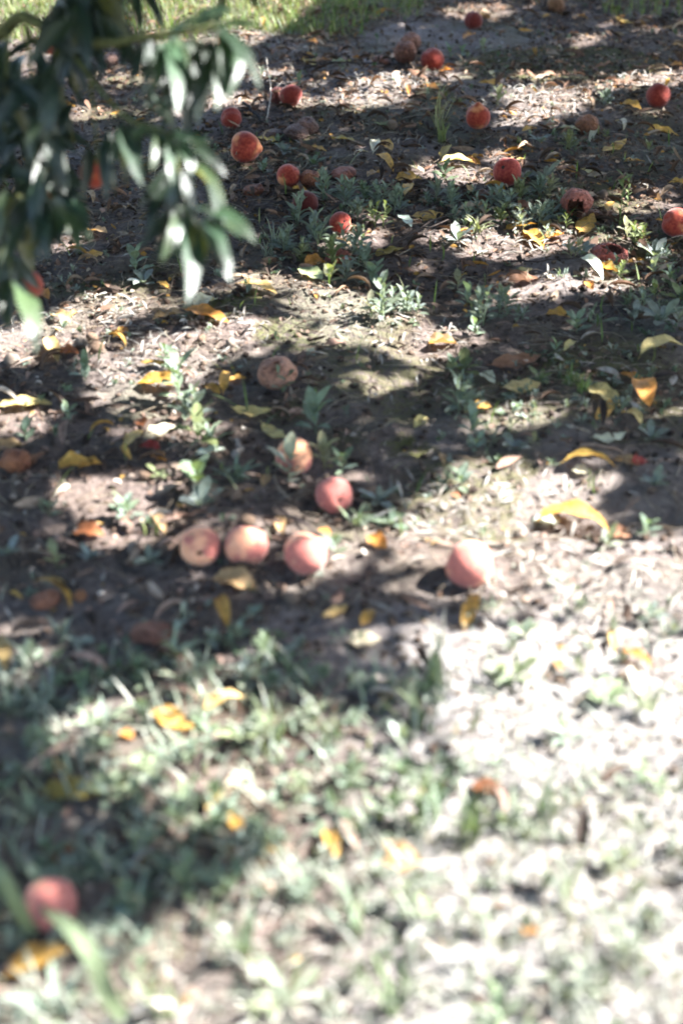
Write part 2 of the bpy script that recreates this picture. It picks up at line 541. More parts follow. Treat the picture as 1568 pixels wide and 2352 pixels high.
def sunny(x, y):
    """is this place of the orchard floor sunlit in the photograph"""
    px, py = to_photo(x, y)
    wob = 1.0
    px = px + 26 * (vnoise(x * 11, y * 11, 21) - .5); py = py + 18 * (vnoise(x * 11, y * 11, 22) - .5)
    r = in_ell(px, py, ELL) | in_poly(px, py, BIG) | in_poly(px, py, FAR) | in_poly(px, py, FAR2)
    out = (px < -80) | (px > 1650) | (py < -30) | (py > 2400)
    n = vnoise(x * 3.2, y * 3.2, 31) * .6 + vnoise(x * 7, y * 7, 32) * .4
    r |= out & (n > np.where(px < 0, .9, .66)) & ~((px < 0) & (py > 150))
    return r


def flecks(x, y):
    px, py = to_photo(x, y)
    return ((py > 1380) & (vnoise(x * 17, y * 17, 33) > .77)) | ((py < 1380) & (vnoise(x * 12, y * 12, 34) * .7 + vnoise(x * 27, y * 27, 35) * .3 > .79))


GX0, GY0, GS = -4.0, -2.0, .015
_gx, _gy = np.meshgrid(np.arange(GX0, 4.0, GS), np.arange(GY0, 12.0, GS))
OPEN = sunny(_gx, _gy)
_acc = OPEN.copy()
for _dx in range(-1, 2):                       # a leaf reaches a little beyond its midrib
    for _dy in range(-1, 2):
        if _dx * _dx + _dy * _dy <= 1:
            _acc |= np.roll(np.roll(OPEN, _dx, 1), _dy, 0)
OPEN = _acc | flecks(_gx, _gy)


def open_to_sun(x, y):
    i = ((x - GX0) / GS).astype(int); j = ((y - GY0) / GS).astype(int)
    ok = (i >= 0) & (j >= 0) & (i < OPEN.shape[1]) & (j < OPEN.shape[0])
    r = vnoise(x * 3.2, y * 3.2, 31) > .7
    r[ok] = OPEN[j[ok], i[ok]]
    return r


# ------------------------------------------------------------------ the ground
def build_ground():
    def axis(a, b, step, lo, hi):
        mid = np.arange(a, b + 1e-6, step)
        left = [a]; d = step
        while left[-1] > lo: d *= 1.35; left.append(left[-1] - d)
        right = [mid[-1]]; d = step
        while right[-1] < hi: d *= 1.35; right.append(right[-1] + d)
        return np.concatenate([np.array(left[1:])[::-1], mid, np.array(right[1:])])
    xs = axis(-1.9, 1.9, .016, -90, 90); ys = axis(.7, 6.9, .018, -60, 160)
    X, Y = np.meshgrid(xs, ys)
    Z = terrain(X, Y)
    V = np.stack([X.ravel(), Y.ravel(), Z.ravel()], 1)
    nr, nc = len(ys), len(xs)
    a = (np.arange(nr - 1)[:, None] * nc + np.arange(nc - 1)[None, :]).ravel()
    Q = np.stack([a, a + 1, a + nc + 1, a + nc], 1)
    me = bpy.data.meshes.new('ground')
    me.vertices.add(len(V)); me.vertices.foreach_set('co', V.astype(np.float32).ravel())
    me.loops.add(Q.size); me.loops.foreach_set('vertex_index', Q.astype(np.int32).ravel())
    me.polygons.add(len(Q)); me.polygons.foreach_set('loop_start', (np.arange(len(Q)) * 4).astype(np.int32))
    me.polygons.foreach_set('use_smooth', np.ones(len(Q), bool))
    me.update(calc_edges=True)
    px, py = to_photo(V[:, 0], V[:, 1])
    x, y = V[:, 0], V[:, 1]
    moss = np.clip((vnoise(x * 3.1, y * 3.1, 41) * .6 + vnoise(x * 9, y * 9, 42) * .4 - .5) * 5, 0, 1)
    moss *= np.where((py > 1250), .2, .7)
    moss = np.maximum(moss, in_ell(px, py, [(470, 720, 60, 30, 0), (660, 770, 80, 40, 0), (1300, 140, 240, 40, 0), (1000, 250, 60, 60, 0),
                                            (940, 1020, 60, 26, 0), (1290, 830, 60, 26, 0), (1430, 830, 60, 24, 0), (560, 700, 50, 30, 0), (160, 650, 110, 20, 0)]) * .95)
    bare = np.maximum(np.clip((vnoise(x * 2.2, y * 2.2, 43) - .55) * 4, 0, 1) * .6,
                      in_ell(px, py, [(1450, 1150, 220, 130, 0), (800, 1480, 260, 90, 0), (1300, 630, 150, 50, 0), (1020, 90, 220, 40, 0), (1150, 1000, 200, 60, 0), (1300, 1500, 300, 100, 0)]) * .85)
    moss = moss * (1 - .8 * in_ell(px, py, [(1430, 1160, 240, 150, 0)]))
    pale = np.clip((px - 700) / 300, 0, 1) * np.clip((py - 1300) / 250, 0, 1) * .95  # soil paler towards the sunlit lower right, sunlight put into its colour
    pale = np.maximum(pale, np.clip((vnoise(x * 2.6, y * 2.6, 47) - .58) * 4, 0, 1) * .35)
    C = np.stack([moss, bare, pale, np.ones_like(moss)], 1)
    ca = me.color_attributes.new('Col', 'FLOAT_COLOR', 'POINT')
    ca.data.foreach_set('color', C.astype(np.float32).ravel())
    o = obj('ground', me, None, M_SOIL)
    tag(o, 'dark orchard soil with moss and bare grey patches', 'ground', kind='structure')


build_ground()

# ------------------------------------------------------------------ peach trees: trunks, limbs and the crowns that shade the floor
C_LEAF = np.array([[.045, .085, .035], [.06, .10, .04], [.035, .07, .035], [.08, .115, .04], [.05, .08, .045]])
crown_bases = [leaf_geo(1.0, .26, 4, 2, arch=.7, fold=.25, seed=1)[:2], leaf_geo(1.0, .24, 4, 2, arch=1.1, fold=.2, twist=.6, seed=2)[:2],
               leaf_geo(1.0, .28, 4, 2, arch=.3, fold=.3, twist=-.5, seed=3)[:2]]
LIT_POINTS = []      # places on the hanging branch that the sun reaches


def crown_leaves(pos, keep_gaps=True):
    n = len(pos)
    d = R.normal(size=(n, 3)); d[:, 2] = -np.abs(d[:, 2]) * .9 - .25
    d /= np.linalg.norm(d, axis=1, keepdims=True)
    nr = R.normal(size=(n, 3)) * .7; nr[:, 2] += 1.1
    L = R.uniform(.12, .19, n)
    if keep_gaps:
        drop = np.zeros(n, bool)
        for k in (0.0, .5, 1.0):
            p = pos + d * (L * k)[:, None]
            t = p[:, 2] / SUN[2]
            drop |= open_to_sun(p[:, 0] - SUN[0] * t, p[:, 1] - SUN[1] * t)
        for q, r in LIT_POINTS:
            w = pos + d * (L * .5)[:, None] - q
            al = w @ SUN
            dist = np.linalg.norm(w - al[:, None] * SUN, axis=1)
            drop |= (al > .08) & (dist < r + .015)
        k = ~drop
        pos, d, nr, L = pos[k], d[k], nr[k], L[k]
        n = len(pos)
    M = frames(pos, d, nr, L)
    cols = C_LEAF[R.integers(0, len(C_LEAF), n)] * R.uniform(.7, 1.3, (n, 1))
    return M, R.integers(0, 3, n), cols


def limb(name, pts, r0, r1, parent, n=5, col=(.11, .085, .07)):
    P = smooth_path(pts, n)
    P = [p + R.normal(size=3) * r0 * .12 for p in P]
    k = len(P)
    V, F = tube_geo(P, [r0 + (r1 - r0) * (i / (k - 1)) ** .8 for i in range(k)], 9)
    base = np.array(parent.location) if parent else np.zeros(3)
    o = obj(name, mesh(name, np.array(V) - base, F), parent, M_BARK)
    o.color = (*col, 1)
    return o


def tree_root(name, loc, label):
    t = bpy.data.objects.new(name, None); COL.objects.link(t)
    t.location = loc; t.empty_display_size = .2
    tag(t, label, 'tree', 'peach trees of the orchard')
    return t


TL = tree_root('peach_tree', (-2.15, 2.75, 0), 'peach tree whose leafy branch hangs into the upper left corner')
TR1 = tree_root('peach_tree', (3.1, 3.7, 0), 'peach tree on the right whose crown shades the middle ground')
TR2 = tree_root('peach_tree', (2.75, 5.9, 0), 'peach tree on the far right whose crown shades the back')


def trunk_and_limbs(t, heads):
    b = np.array(t.location)
    limb('trunk', [b + [0, 0, -.1], b + [.03, .02, .3], b + [.0, .05, .75]], .105, .085, t)
    for h in heads:
        h = np.array(h, float)
        limb('limb', [b + [0, .03, .62], b + (h - b) * .4 + [0, 0, .25], b + (h - b) * .75 + [0, 0, .12], h], .04, .008, t)


trunk_and_limbs(TR1, [(1.5, 4.0, 2.6), (2.0, 4.5, 2.7), (4.2, 3.2, 2.6), (4.3, 4.4, 2.8), (2.6, 4.1, 3.1)])
trunk_and_limbs(TR2, [(1.2, 5.2, 2.6), (1.6, 6.9, 2.8), (3.9, 5.0, 2.6), (3.8, 7.2, 2.8), (2.4, 6.2, 3.3)])
trunk_and_limbs(TL, [(-1.3, 4.0, 2.4), (-3.3, 3.4, 2.5), (-3.0, 1.7, 2.4), (-1.2, 2.4, 1.95), (-2.1, 3.1, 3.0)])
ADDED_TREES = [((-4.1, 5.6, 0), 'unseen peach tree added left of the far grass to block sky'), ((-1.9, 9.4, 0), 'unseen peach tree added behind the far sunlit grass to block sky'),  # unseen trees added to block low sky and darken the back
        ((1.9, 9.6, 0), 'unseen peach tree added behind the farthest dark red peach to block sky'), ((5.6, 7.6, 0), 'unseen peach tree added behind the far right tree to block sky'),
        ((-4.6, 1.2, 0), 'unseen peach tree added left of the foreground peach to block sky'), ((-1.9, -4.0, 0), 'unseen peach tree added behind the viewer at left to block sky'),
        ((2.6, -4.4, 0), 'unseen peach tree added behind the viewer at right to block sky'), ((6.0, .6, 0), 'unseen peach tree added far right of the sunlit foreground to block sky')]
added_trees = []
for loc, lab in ADDED_TREES:
    t = tree_root('peach_tree', loc, lab)
    b = np.array(loc)
    trunk_and_limbs(t, [tuple(b + [math.cos(k * 1.3) * 1.0, math.sin(k * 1.3) * 1.0, 2.2 + .2 * (k % 3)]) for k in range(5)])
    added_trees.append(t)
limb('limb', [(-1.6, 2.55, 1.55), (-1.25, 2.25, 1.72), tuple(at_depth(-160, -20, 2.35)), tuple(at_depth(60, 40, 2.25)), tuple(at_depth(200, 96, 2.15)), tuple(at_depth(380, 78, 2.04)), tuple(at_depth(505, 62, 2.0))], .02, .0028, TL, 5, (.13, .14, .05))

# hanging leaves of the near branch: base, tip (photograph), depth, lit
HANG = [
 (385, 92, 402, 262, 2.02, 1), (372, 95, 345, 215, 2.06, 1), (412, 84, 418, 205, 2.05, 1), (440, 82, 460, 185, 2.03, 0), (500, 72, 505, 205, 2.0, 1),
 (520, 80, 488, 300, 2.02, 1), (500, 62, 592, 205, 1.98, 1), (470, 66, 585, 62, 1.98, 1), (395, 80, 500, 42, 2.0, 1), (430, 70, 560, 35, 2.0, 1), (350, 90, 330, 215, 2.08, 0),
 (340, 95, 372, 210, 2.1, 0), (330, 90, 300, 200, 2.1, 0), (465, 92, 455, 290, 2.08, 0), (478, 80, 540, 130, 2.0, 1), (420, 150, 425, 330, 2.12, 0), (395, 140, 372, 300, 2.12, 0),
 (270, 285, 325, 425, 2.0, 1), (285, 290, 255, 380, 2.04, 1), (300, 280, 290, 430, 2.06, 0), (250, 300, 245, 420, 2.08, 0), (330, 300, 395, 345, 2.0, 1), (390, 312, 395, 420, 1.98, 1),
 (392, 318, 470, 330, 2.0, 1), (400, 320, 445, 420, 2.0, 1), (440, 330, 497, 385, 2.02, 0), (405, 345, 330, 400, 2.02, 0), (400, 380, 322, 480, 2.03, 0), (412, 395, 345, 545, 2.05, 0),
 (415, 390, 400, 490, 2.0, 0), (420, 385, 440, 495, 2.0, 0), (445, 370, 512, 470, 1.98, 1), (480, 400, 508, 530, 1.98, 1), (428, 470, 348, 600, 2.02, 0), (420, 480, 362, 610, 2.0, 1),
 (430, 490, 400, 600, 1.98, 1), (435, 505, 425, 700, 1.98, 1), (440, 510, 460, 620, 2.0, 1), (445, 500, 525, 655, 1.98, 1), (450, 490, 590, 575, 1.98, 1), (440, 485, 540, 540, 2.0, 1), (430, 500, 480, 600, 2.02, 0),
 (415, 470, 375, 560, 2.06, 0), (400, 300, 360, 250, 2.05, 1), (360, 290, 300, 330, 2.05, 1), (380, 270, 420, 230, 2.05, 0),
 (110, 460, 72, 560, 2.1, 1), (120, 455, 145, 545, 2.08, 1), (130, 450, 180, 590, 2.08, 1), (120, 470, 118, 610, 2.1, 0), (100, 470, 60, 600, 2.12, 0), (140, 460, 178, 500, 2.06, 1), (90, 440, 30, 540, 2.12, 0),
 (30, 640, 78, 815, 2.05, 1), (20, 630, 20, 760, 2.1, 0), (10, 620, -30, 760, 2.12, 0), (40, 625, 70, 720, 2.1, 0),
 (205, 335, 188, 455, 2.2, 0), (232, 345, 244, 460, 2.15, 0), (100, 260, 82, 370, 2.2, 0), (575, -30, 590, 22, 2.1, 0), (300, -40, 322, 82, 2.15, 0), (318, -30, 375, 80, 2.15, 0), (290, -30, 270, 70, 2.2, 0), (520, -40, 505, 18, 2.1, 0),
 (180, -40, 150, 90, 2.2, 0), (200, -40, 205, 120, 2.2, 0), (170, -30, 185, 140, 2.25, 0), (140, 0, 190, 130, 2.25, 0), (215, 20, 240, 180, 2.2, 0), (160, 60, 200, 210, 2.2, 0), (320, 60, 345, 130, 2.15, 0),
]
for (bx, by, tx, ty, z, lit) in HANG:
    if lit:
        for k in (.15, .5, .85):
            LIT_POINTS.append((at_depth(bx + (tx - bx) * k, by + (ty - by) * k, z - .06 * k), .06))
for px, py, hh, rr in [(1095, 1268, .05, .06), (1112, 1290, .035, .055), (725, 1262, .05, .036), (735, 1290, .03, .03), (600, 1226, .065, .022), (792, 1112, .05, .03),
                      (1158, 370, .065, .03), (795, 522, .04, .02), (1535, 225, .05, .03), (1545, 478, .06, .045), (1008, 136, .03, .03), (410, 845, .06, .06), (388, 800, .09, .05),
                      (440, 960, .03, .05), (455, 925, .05, .05), (845, 720, .02, .04), (870, 660, .07, .035), (945, 705, .03, .05), (1075, 720, .04, .03), (290, 1160, .03, .05), (432, 1078, .04, .025),
                      (735, 1030, .05, .03), (230, 1620, .05, .03), (640, 1680, .06, .04), (550, 1640, .04, .03), (90, 1490, .05, .03), (140, 1420, .03, .02), (1305, 1085, .02, .06)]:
    LIT_POINTS.append((ground_at(px, py, hh)[0], rr))
leaf_lib = [leaf_mesh('leaf', M_GREEN, L=1.0, W=w, nl=10, nw=4, arch=a, fold=f, twist=tw, wide=.45, wave=.12, seed=i)
            for i, (w, a, f, tw) in enumerate([(.21, .7, .3, .3), (.23, .9, .2, -.4), (.20, .5, .35, .7), (.22, 1.2, .25, 0), (.19, .2, .4, -.7)])]


def hang_leaf(bx, by, tx, ty, z, lit, k):
    b = at_depth(bx, by, z)
    dz = PR.uniform(-.05, .03) if not lit else -.7 * math.hypot(tx - bx, ty - by) * z / F_PX * PR.uniform(.6, 1.0)
    t = at_depth(tx, ty, z + dz)
    L = np.linalg.norm(t - b)
    o = obj('leaf', leaf_lib[k % 5], TL)
    L = min(max(L * 1.05, .075), .16)
    nrm = np.array([PR.uniform(-.5, .5), -.55, .75]) if not lit else np.array([.43 + PR.uniform(-.18, .18), -.46 + PR.uniform(-.12, .12), .78])
    o.matrix_local = Matrix.Translation(-TL.location) @ mat4(b, t - b, nrm, L)
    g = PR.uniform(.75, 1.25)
    g *= 1.1 if lit else .5  # sun and shade painted in: lit leaves lighter, the rest darker
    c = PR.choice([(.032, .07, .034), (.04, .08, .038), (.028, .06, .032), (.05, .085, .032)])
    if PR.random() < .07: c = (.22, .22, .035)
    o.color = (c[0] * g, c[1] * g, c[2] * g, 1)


kk = 0
for h in HANG:
    hang_leaf(*h, kk); kk += 1
    if h[1] > 0 and h[0] > 60:
        ja, jb, jc = PR.uniform(-26, 26), PR.uniform(-30, 30), PR.uniform(.6, .95)
        hang_leaf(h[0] + ja, h[1] + PR.uniform(-12, 20), h[0] + ja + (h[2] - h[0]) * jc + jb, h[1] + (h[3] - h[1]) * jc, h[4] + PR.uniform(.01, .07), h[5], kk); kk += 1
for k in range(210):                                           # the dense shaded leaves at the left edge
    u = PR.random()
    if u < .62:
        bx, by = PR.uniform(-60, 185), PR.uniform(-60, 430)
        if by > 300 and bx > 150: bx -= 60
    elif u < .85:
        bx, by = PR.uniform(-70, 75), PR.uniform(380, 610)
    else:
        bx, by = PR.uniform(100, 235), PR.uniform(-70, 60)
    if bx < 135 and by < 75: continue
    z = PR.uniform(2.08, 2.6)
    ln = PR.uniform(120, 190) * 2.2 / z
    an = PR.gauss(0, .6)
    if 205 < bx + ln * math.sin(an) and by > 130: continue
    hang_leaf(bx, by, bx + ln * math.sin(an), by + ln * math.cos(an), z, 0, kk); kk += 1


def shoot(pts, r=.0022, col=(.13, .15, .05)):
    limb('shoot', [at_depth(*p) for p in pts], r * 1.6, r * .6, TL, 4, col)


shoot([(150, 100, 2.2), (280, 262, 2.08), (390, 310, 2.0), (408, 395, 2.0), (428, 470, 1.99), (442, 515, 1.98)], .0024)
shoot([(60, 60, 2.25), (85, 260, 2.2), (105, 430, 2.12), (128, 465, 2.08)])
shoot([(20, 60, 2.25), (10, 360, 2.2), (25, 630, 2.08)])
shoot([(170, -60, 2.3), (185, 40, 2.22), (210, 200, 2.2), (225, 380, 2.2)])
shoot([(310, -120, 2.2), (300, -50, 2.17), (318, 62, 2.15)], .0018)
shoot([(550, -120, 2.1), (560, -40, 2.1), (575, -20, 2.1)], .0014)
shoot([(60, 60, 2.25), (120, 170, 2.3), (170, 330, 2.35)])

# crowns
def shade_positions(n, x0, x1, y0, y1):
    g = np.stack([R.uniform(x0, x1, n), R.uniform(y0, y1, n), np.zeros(n)], 1)
    z = R.uniform(1.6, 2.7, n)
    return g + SUN[None, :] * (z / SUN[2])[:, None]


pos = shade_positions(64000, -2.3, 2.0, .2, 7.6)
dark_left = shade_positions(12000, -3.0, -.6, .0, 4.5)
pos = np.concatenate([pos, dark_left])
M, ix, cols = crown_leaves(pos)
near = (np.hypot(M[:, 0, 3] - TR1.location.x, M[:, 1, 3] - TR1.location.y) < np.hypot(M[:, 0, 3] - TR2.location.x, M[:, 1, 3] - TR2.location.y))
for t, sel in ((TR1, near), (TR2, ~near)):
    Mm = M[sel].copy(); Mm[:, :, 3] -= np.array(t.location)
    o = obj('crown', scatter_mesh('crown', crown_bases, ix[sel], Mm, cols[sel], M_CANOPY), t)
    o['kind'] = 'stuff'
for t in added_trees:
    n = 5000
    q = R.normal(size=(n, 3)); q /= np.linalg.norm(q, axis=1, keepdims=True)
    q = q * (R.random(n) ** .45)[:, None] * [1.75, 1.75, 1.0] + np.array(t.location) + [0, 0, 1.75]
    M, ix, cols = crown_leaves(q, True)
    M[:, :, 3] -= np.array(t.location)
    o = obj('crown', scatter_mesh('crown', crown_bases, ix, M, cols, M_CANOPY), t)
    o['kind'] = 'stuff'
n = 12000
p = np.stack([R.normal(-2.0, .75, n), R.normal(2.9, .8, n), R.uniform(1.5, 2.8, n)], 1)
p = p[(p[:, 0] < -.55 - .2 * np.abs(p[:, 1] - 2.4))]
M, ix, cols = crown_leaves(p, True)
M[:, :, 3] -= np.array(TL.location)
o = obj('crown', scatter_mesh('crown', crown_bases, ix, M, cols, M_CANOPY), TL)
o['kind'] = 'stuff'

# ------------------------------------------------------------------ peaches
def peach_geo(seed=0, squash=.94, tip=.06, crease=.05, dimple=.16, rot=0.0, nu=36, nv=24, sag=0.0):
    """unit-diameter fruit, stem hollow at +Z, tip at -Z, the seam on +X"""
    V = []; F = []
    off = Vector((seed * 3.7, seed * 1.3, seed * 7.1))
    for i in range(nv + 1):
        ph = math.pi * i / nv
        for j in range(nu):
            th = 2 * math.pi * j / nu
            x, y, z = math.sin(ph) * math.cos(th), math.sin(ph) * math.sin(th), math.cos(ph)
            r = 1.0
            r -= dimple * math.exp(-(ph / .34) ** 2)
            r += tip * math.exp(-((math.pi - ph) / .26) ** 2) * 1.6
            r -= crease * math.exp(-(min(th, 2 * math.pi - th) / .26) ** 2) * math.sin(ph) ** .5
            v = Vector((x, y, z))
            r += .06 * mnoise.noise(v * 1.1 + off)
            if rot > 0:
                n1 = mnoise.noise(v * 1.7 + off); n2 = mnoise.noise(v * 4.0 + off * 2)
                r += rot * (.55 * n1 - .35 * abs(n2) * 1.2)
                r += rot * .12 * mnoise.noise(v * 9 + off)
            p = v * (.5 * r)
            p.z *= squash
            if sag > 0: p.z -= sag * max(0, .25 - abs(p.x)) * .8 * (1 if p.z > 0 else .2)
            V.append(tuple(p))
    for i in range(nv):
        for j in range(nu):
            a = i * nu + j; b = i * nu + (j + 1) % nu
            F.append((a, b, b + nu, a + nu))
    return V, F


def ball_at(px, py, d, hz=.5):
    """place and size of a fruit that fills d photo pixels round (px, py) and rests on the ground"""
    r = .035
    for _ in range(5):
        c, z = ground_at(px, py, r * 2 * hz)
        r = .5 * d * z / F_PX
    return c, 2 * r, z


WHITE = (1, 1, 1)
PEACHES = [
 # x, y, d, stem direction (azimuth, elevation), blush, tint (shade at the back included), tip, squash, short name, label
 (1087, 44, 43, (40, 60), .80, (.30, .16, .22), .02, .98, 'farthest dark red peach', 'dark red peach farthest back on bare grey soil'),
 (993, 117, 54, (200, 65), .56, (.62, .42, .38), .02, 1.02, 'glowing red peach', 'red peach with a glowing yellow leaf under its right side'),
 (668, 222, 54, (140, 55), .78, (.5, .28, .26), .02, .92, 'creased dark red peach', 'creased dark red peach in front of a brown one near pale twig'),
 (531, 271, 50, (200, 20), .62, (.6, .38, .34), .05, .95, 'peach half hidden by leaves', 'red peach half hidden behind the hanging leaves'),
 (562, 337, 72, (183, 8), .46, (.85, .6, .5), .11, .98, 'big pointed peach', 'large orange red peach lying with its pointed tip to the right'),
 (1097, 274, 58, (0, -88), .52, (.8, .55, .42), .12, 1.0, 'peach with its tip up', 'orange red peach standing with its pointed tip up'),
 (1510, 225, 56, (30, 70), .70, (.55, .32, .3), .02, 1.05, 'right dark red peach', 'dark red peach near right edge before a sunlit strip'),
 (662, 402, 55, (120, -30), .38, (.9, .72, .62), .02, .98, 'round orange peach', 'small round orange peach beside a brown rotten one'),
 (702, 467, 60, (60, 40), .95, (.16, .08, .14), .03, .9, 'dark purple peach', 'dark purple peach sunk behind grey green weeds'),
 (781, 524, 52, (300, 30), .58, (.8, .6, .58), .02, .95, 'peach among the weeds', 'red peach among weeds with a small sunlit hole'),
 (1164, 393, 66, (235, 38), .44, (.9, .68, .72), .02, .96, 'pink and yellow peach', 'pink and yellow peach with sun on top behind weeds'),
 (1552, 504, 66, (200, 30), .46, (.9, .68, .6), .02, .95, 'edge peach', 'orange red peach cut off by the right edge'),
 (675, 1038, 86, (200, 40), .30, (1.05, .92, .85), .02, 1.0, 'pale orange peach', 'pale orange peach standing behind a weed with a leaf across it'),
 (767, 1120, 88, (290, 12), .55, (1, .8, .9), .02, .96, 'red and white peach', 'deep red peach with its right half white in sun'),
 (460, 1257, 94, (275, 10), .36, (1.05, .9, .88), .02, 1.0, 'leftmost peach of the row', 'orange peach showing its dark stem hollow, leftmost of the row'),
 (566, 1255, 100, (80, 60), .46, (1.05, .85, .88), .02, .96, 'middle peach of the row', 'pink orange peach in the middle of the row of three'),
 (700, 1275, 103, (60, 60), .38, (1.05, .88, .92), .02, .96, 'right peach of the row', 'sunlit pink peach at the right end of the row'),
 (1077, 1285, 114, (170, 20), .36, (1.05, .88, .88), .02, .98, 'big sunlit peach', 'large sunlit peach alone on pale ground'),
 (112, 2052, 126, (250, 30), .52, (.85, .6, .62), .02, .98, 'blurred foreground peach', 'blurred red and orange peach in the grass at lower left'),
]
LAND = []
peach_objs = []
M_HOLLOW = None
for i, (px, py, d, (az, el), blush, tint, tip, sq, short, lab) in enumerate(PEACHES):
    c, D, z = ball_at(px, py, d)
    me = mesh('peach', *peach_geo(i + 1, sq, tip, .075 if i % 3 else .1, .17), mat=M_PEACH)
    o = obj('peach', me)
    a, e = math.radians(az), math.radians(el)
    v = Vector((math.cos(e) * math.cos(a), math.cos(e) * math.sin(a), math.sin(e)))
    o.rotation_euler = (v.to_track_quat('Z', 'X') @ Euler((0, 0, i * 1.9)).to_quaternion()).to_euler()
    o.scale = (D, D, D)
    o.location = (c[0], c[1], terrain(c[0], c[1]) + D * .445)
    o['blush'] = blush
    o['light_veil'] = .2 if py > 900 else .0  # pale veil of light painted over the near peaches
    back_shade = .86 if py < 600 else 1.0  # fruit at the back darkened, shade put into the tint
    o.color = (tint[0] * back_shade, tint[1] * back_shade * .9, tint[2] * back_shade, 1)
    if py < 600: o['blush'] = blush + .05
    tag(o, lab, 'peach', 'whole peaches fallen on the orchard floor')
    LAND.append((px, py, short))
    if short in ('leftmost peach of the row', 'red and white peach', 'pink and yellow peach', 'creased dark red peach', 'peach among the weeds'):
        V, F = peach_geo(50 + i, .8, 0, 0, 0, .25, 12, 8)
        s = obj('stem_scar', mesh('stem_scar', np.array(V) * [.17, .17, .08] + [0, 0, .40 * sq], F, mat=M_BARK), o)
        s.color = (.05, .03, .025, 1)

ROTTEN = [
 # x, y, width px, height ratio, rot, colour, seed, short, label
 (930, 110, 54, .98, .22, (.20, .10, .07), 1, 'wrinkled brown peach', 'wrinkled brown peach left of the glowing red peach'),
 (944, 86, 48, .85, .25, (.22, .12, .09), 2, 'brown peach behind', 'brown wrinkled peach peeking out behind another brown one'),
 (876, 131, 40, .45, .30, (.24, .12, .09), 3, 'flat dried peach', 'small flat dried peach left of two wrinkled brown ones'),
 (640, 215, 46, .95, .18, (.16, .045, .035), 4, 'brown red peach', 'dark brown red peach behind the creased red one'),
 (704, 286, 54, .80, .25, (.15, .095, .085), 5, 'dark collapsed peach', 'dark collapsed peach with a pointed top'),
 (682, 305, 56, .50, .28, (.12, .08, .072), 6, 'blackened squashed peach', 'blackened squashed peach in front of the collapsed one'),
 (622, 301, 64, .45, .28, (.11, .075, .065), 7, 'flattened black peach', 'flattened blackish peach right of the half hidden one'),
 (1347, 281, 56, .82, .14, (.24, .12, .06), 8, 'half buried brown peach', 'half buried brown peach with a grey top'),
 (1276, 10, 44, .9, .2, (.20, .12, .06), 9, 'brown peach at the top', 'brown peach at the top edge in dark grass'),
 (712, 409, 46, .9, .22, (.28, .12, .06), 10, 'small brown peach', 'small brown peach touching the round orange peach'),
 (580, 433, 54, .50, .25, (.22, .09, .04), 11, 'dried rust brown peach', 'dried rust brown peach shaped like a flat disc'),
 (788, 403, 60, .42, .34, (.30, .13, .10), 12, 'shrivelled pinkish skin', 'shrivelled pinkish brown peach skin right of the orange peach'),
 (776, 584, 62, .48, .30, (.28, .09, .06), 13, 'red brown squashed peach', 'red brown squashed peach behind weed stems'),
 (1106, 448, 48, .95, .14, (.14, .075, .045), 14, 'dull brown round peach', 'dull brown round peach in the weeds below the pink one'),
 (36, 1052, 74, .60, .28, (.32, .15, .07), 15, 'orange brown dried peach', 'orange brown dried peach at the left edge'),
 (103, 1364, 74, .42, .36, (.26, .13, .08), 16, 'lower left brown peach', 'brown peach under an arched yellow leaf at left'),
 (252, 126, 40, .85, .25, (.26, .20, .19), 17, 'grey mummified peach', 'grey mummified peach seen between the hanging leaves'),
 (183, 1357, 32, .6, .3, (.36, .20, .10), 18, 'small tan dried peach', 'small tan dried peach right of the brown one'),
 (350, 1446, 104, .45, .42, (.17, .085, .06), 19, 'blade covered peach', 'dried red brown peach under grey leaf blades'),
]
for (px, py, w, hr, rot, colr, seed, short, lab) in ROTTEN:
    c, D, z = ball_at(px, py, w, hz=.5 * hr)
    me = mesh('rotten_peach', *peach_geo(100 + seed, hr, .0, .08, .22, rot), mat=M_ROT)
    o = obj('rotten_peach', me)
    o.rotation_euler = (PR.uniform(-.3, .3), PR.uniform(-.3, .3), PR.uniform(0, 6))
    o.scale = (D, D, D)
    o.location = (c[0], c[1], terrain(c[0], c[1]) + D * hr * .40)
    o.color = (colr[0] * 1.35, colr[1] * 1.05, colr[2] * .85, 1)
    tag(o, lab, 'rotten peach', 'rotten and dried peaches on the ground')
    LAND.append((px, py, short))


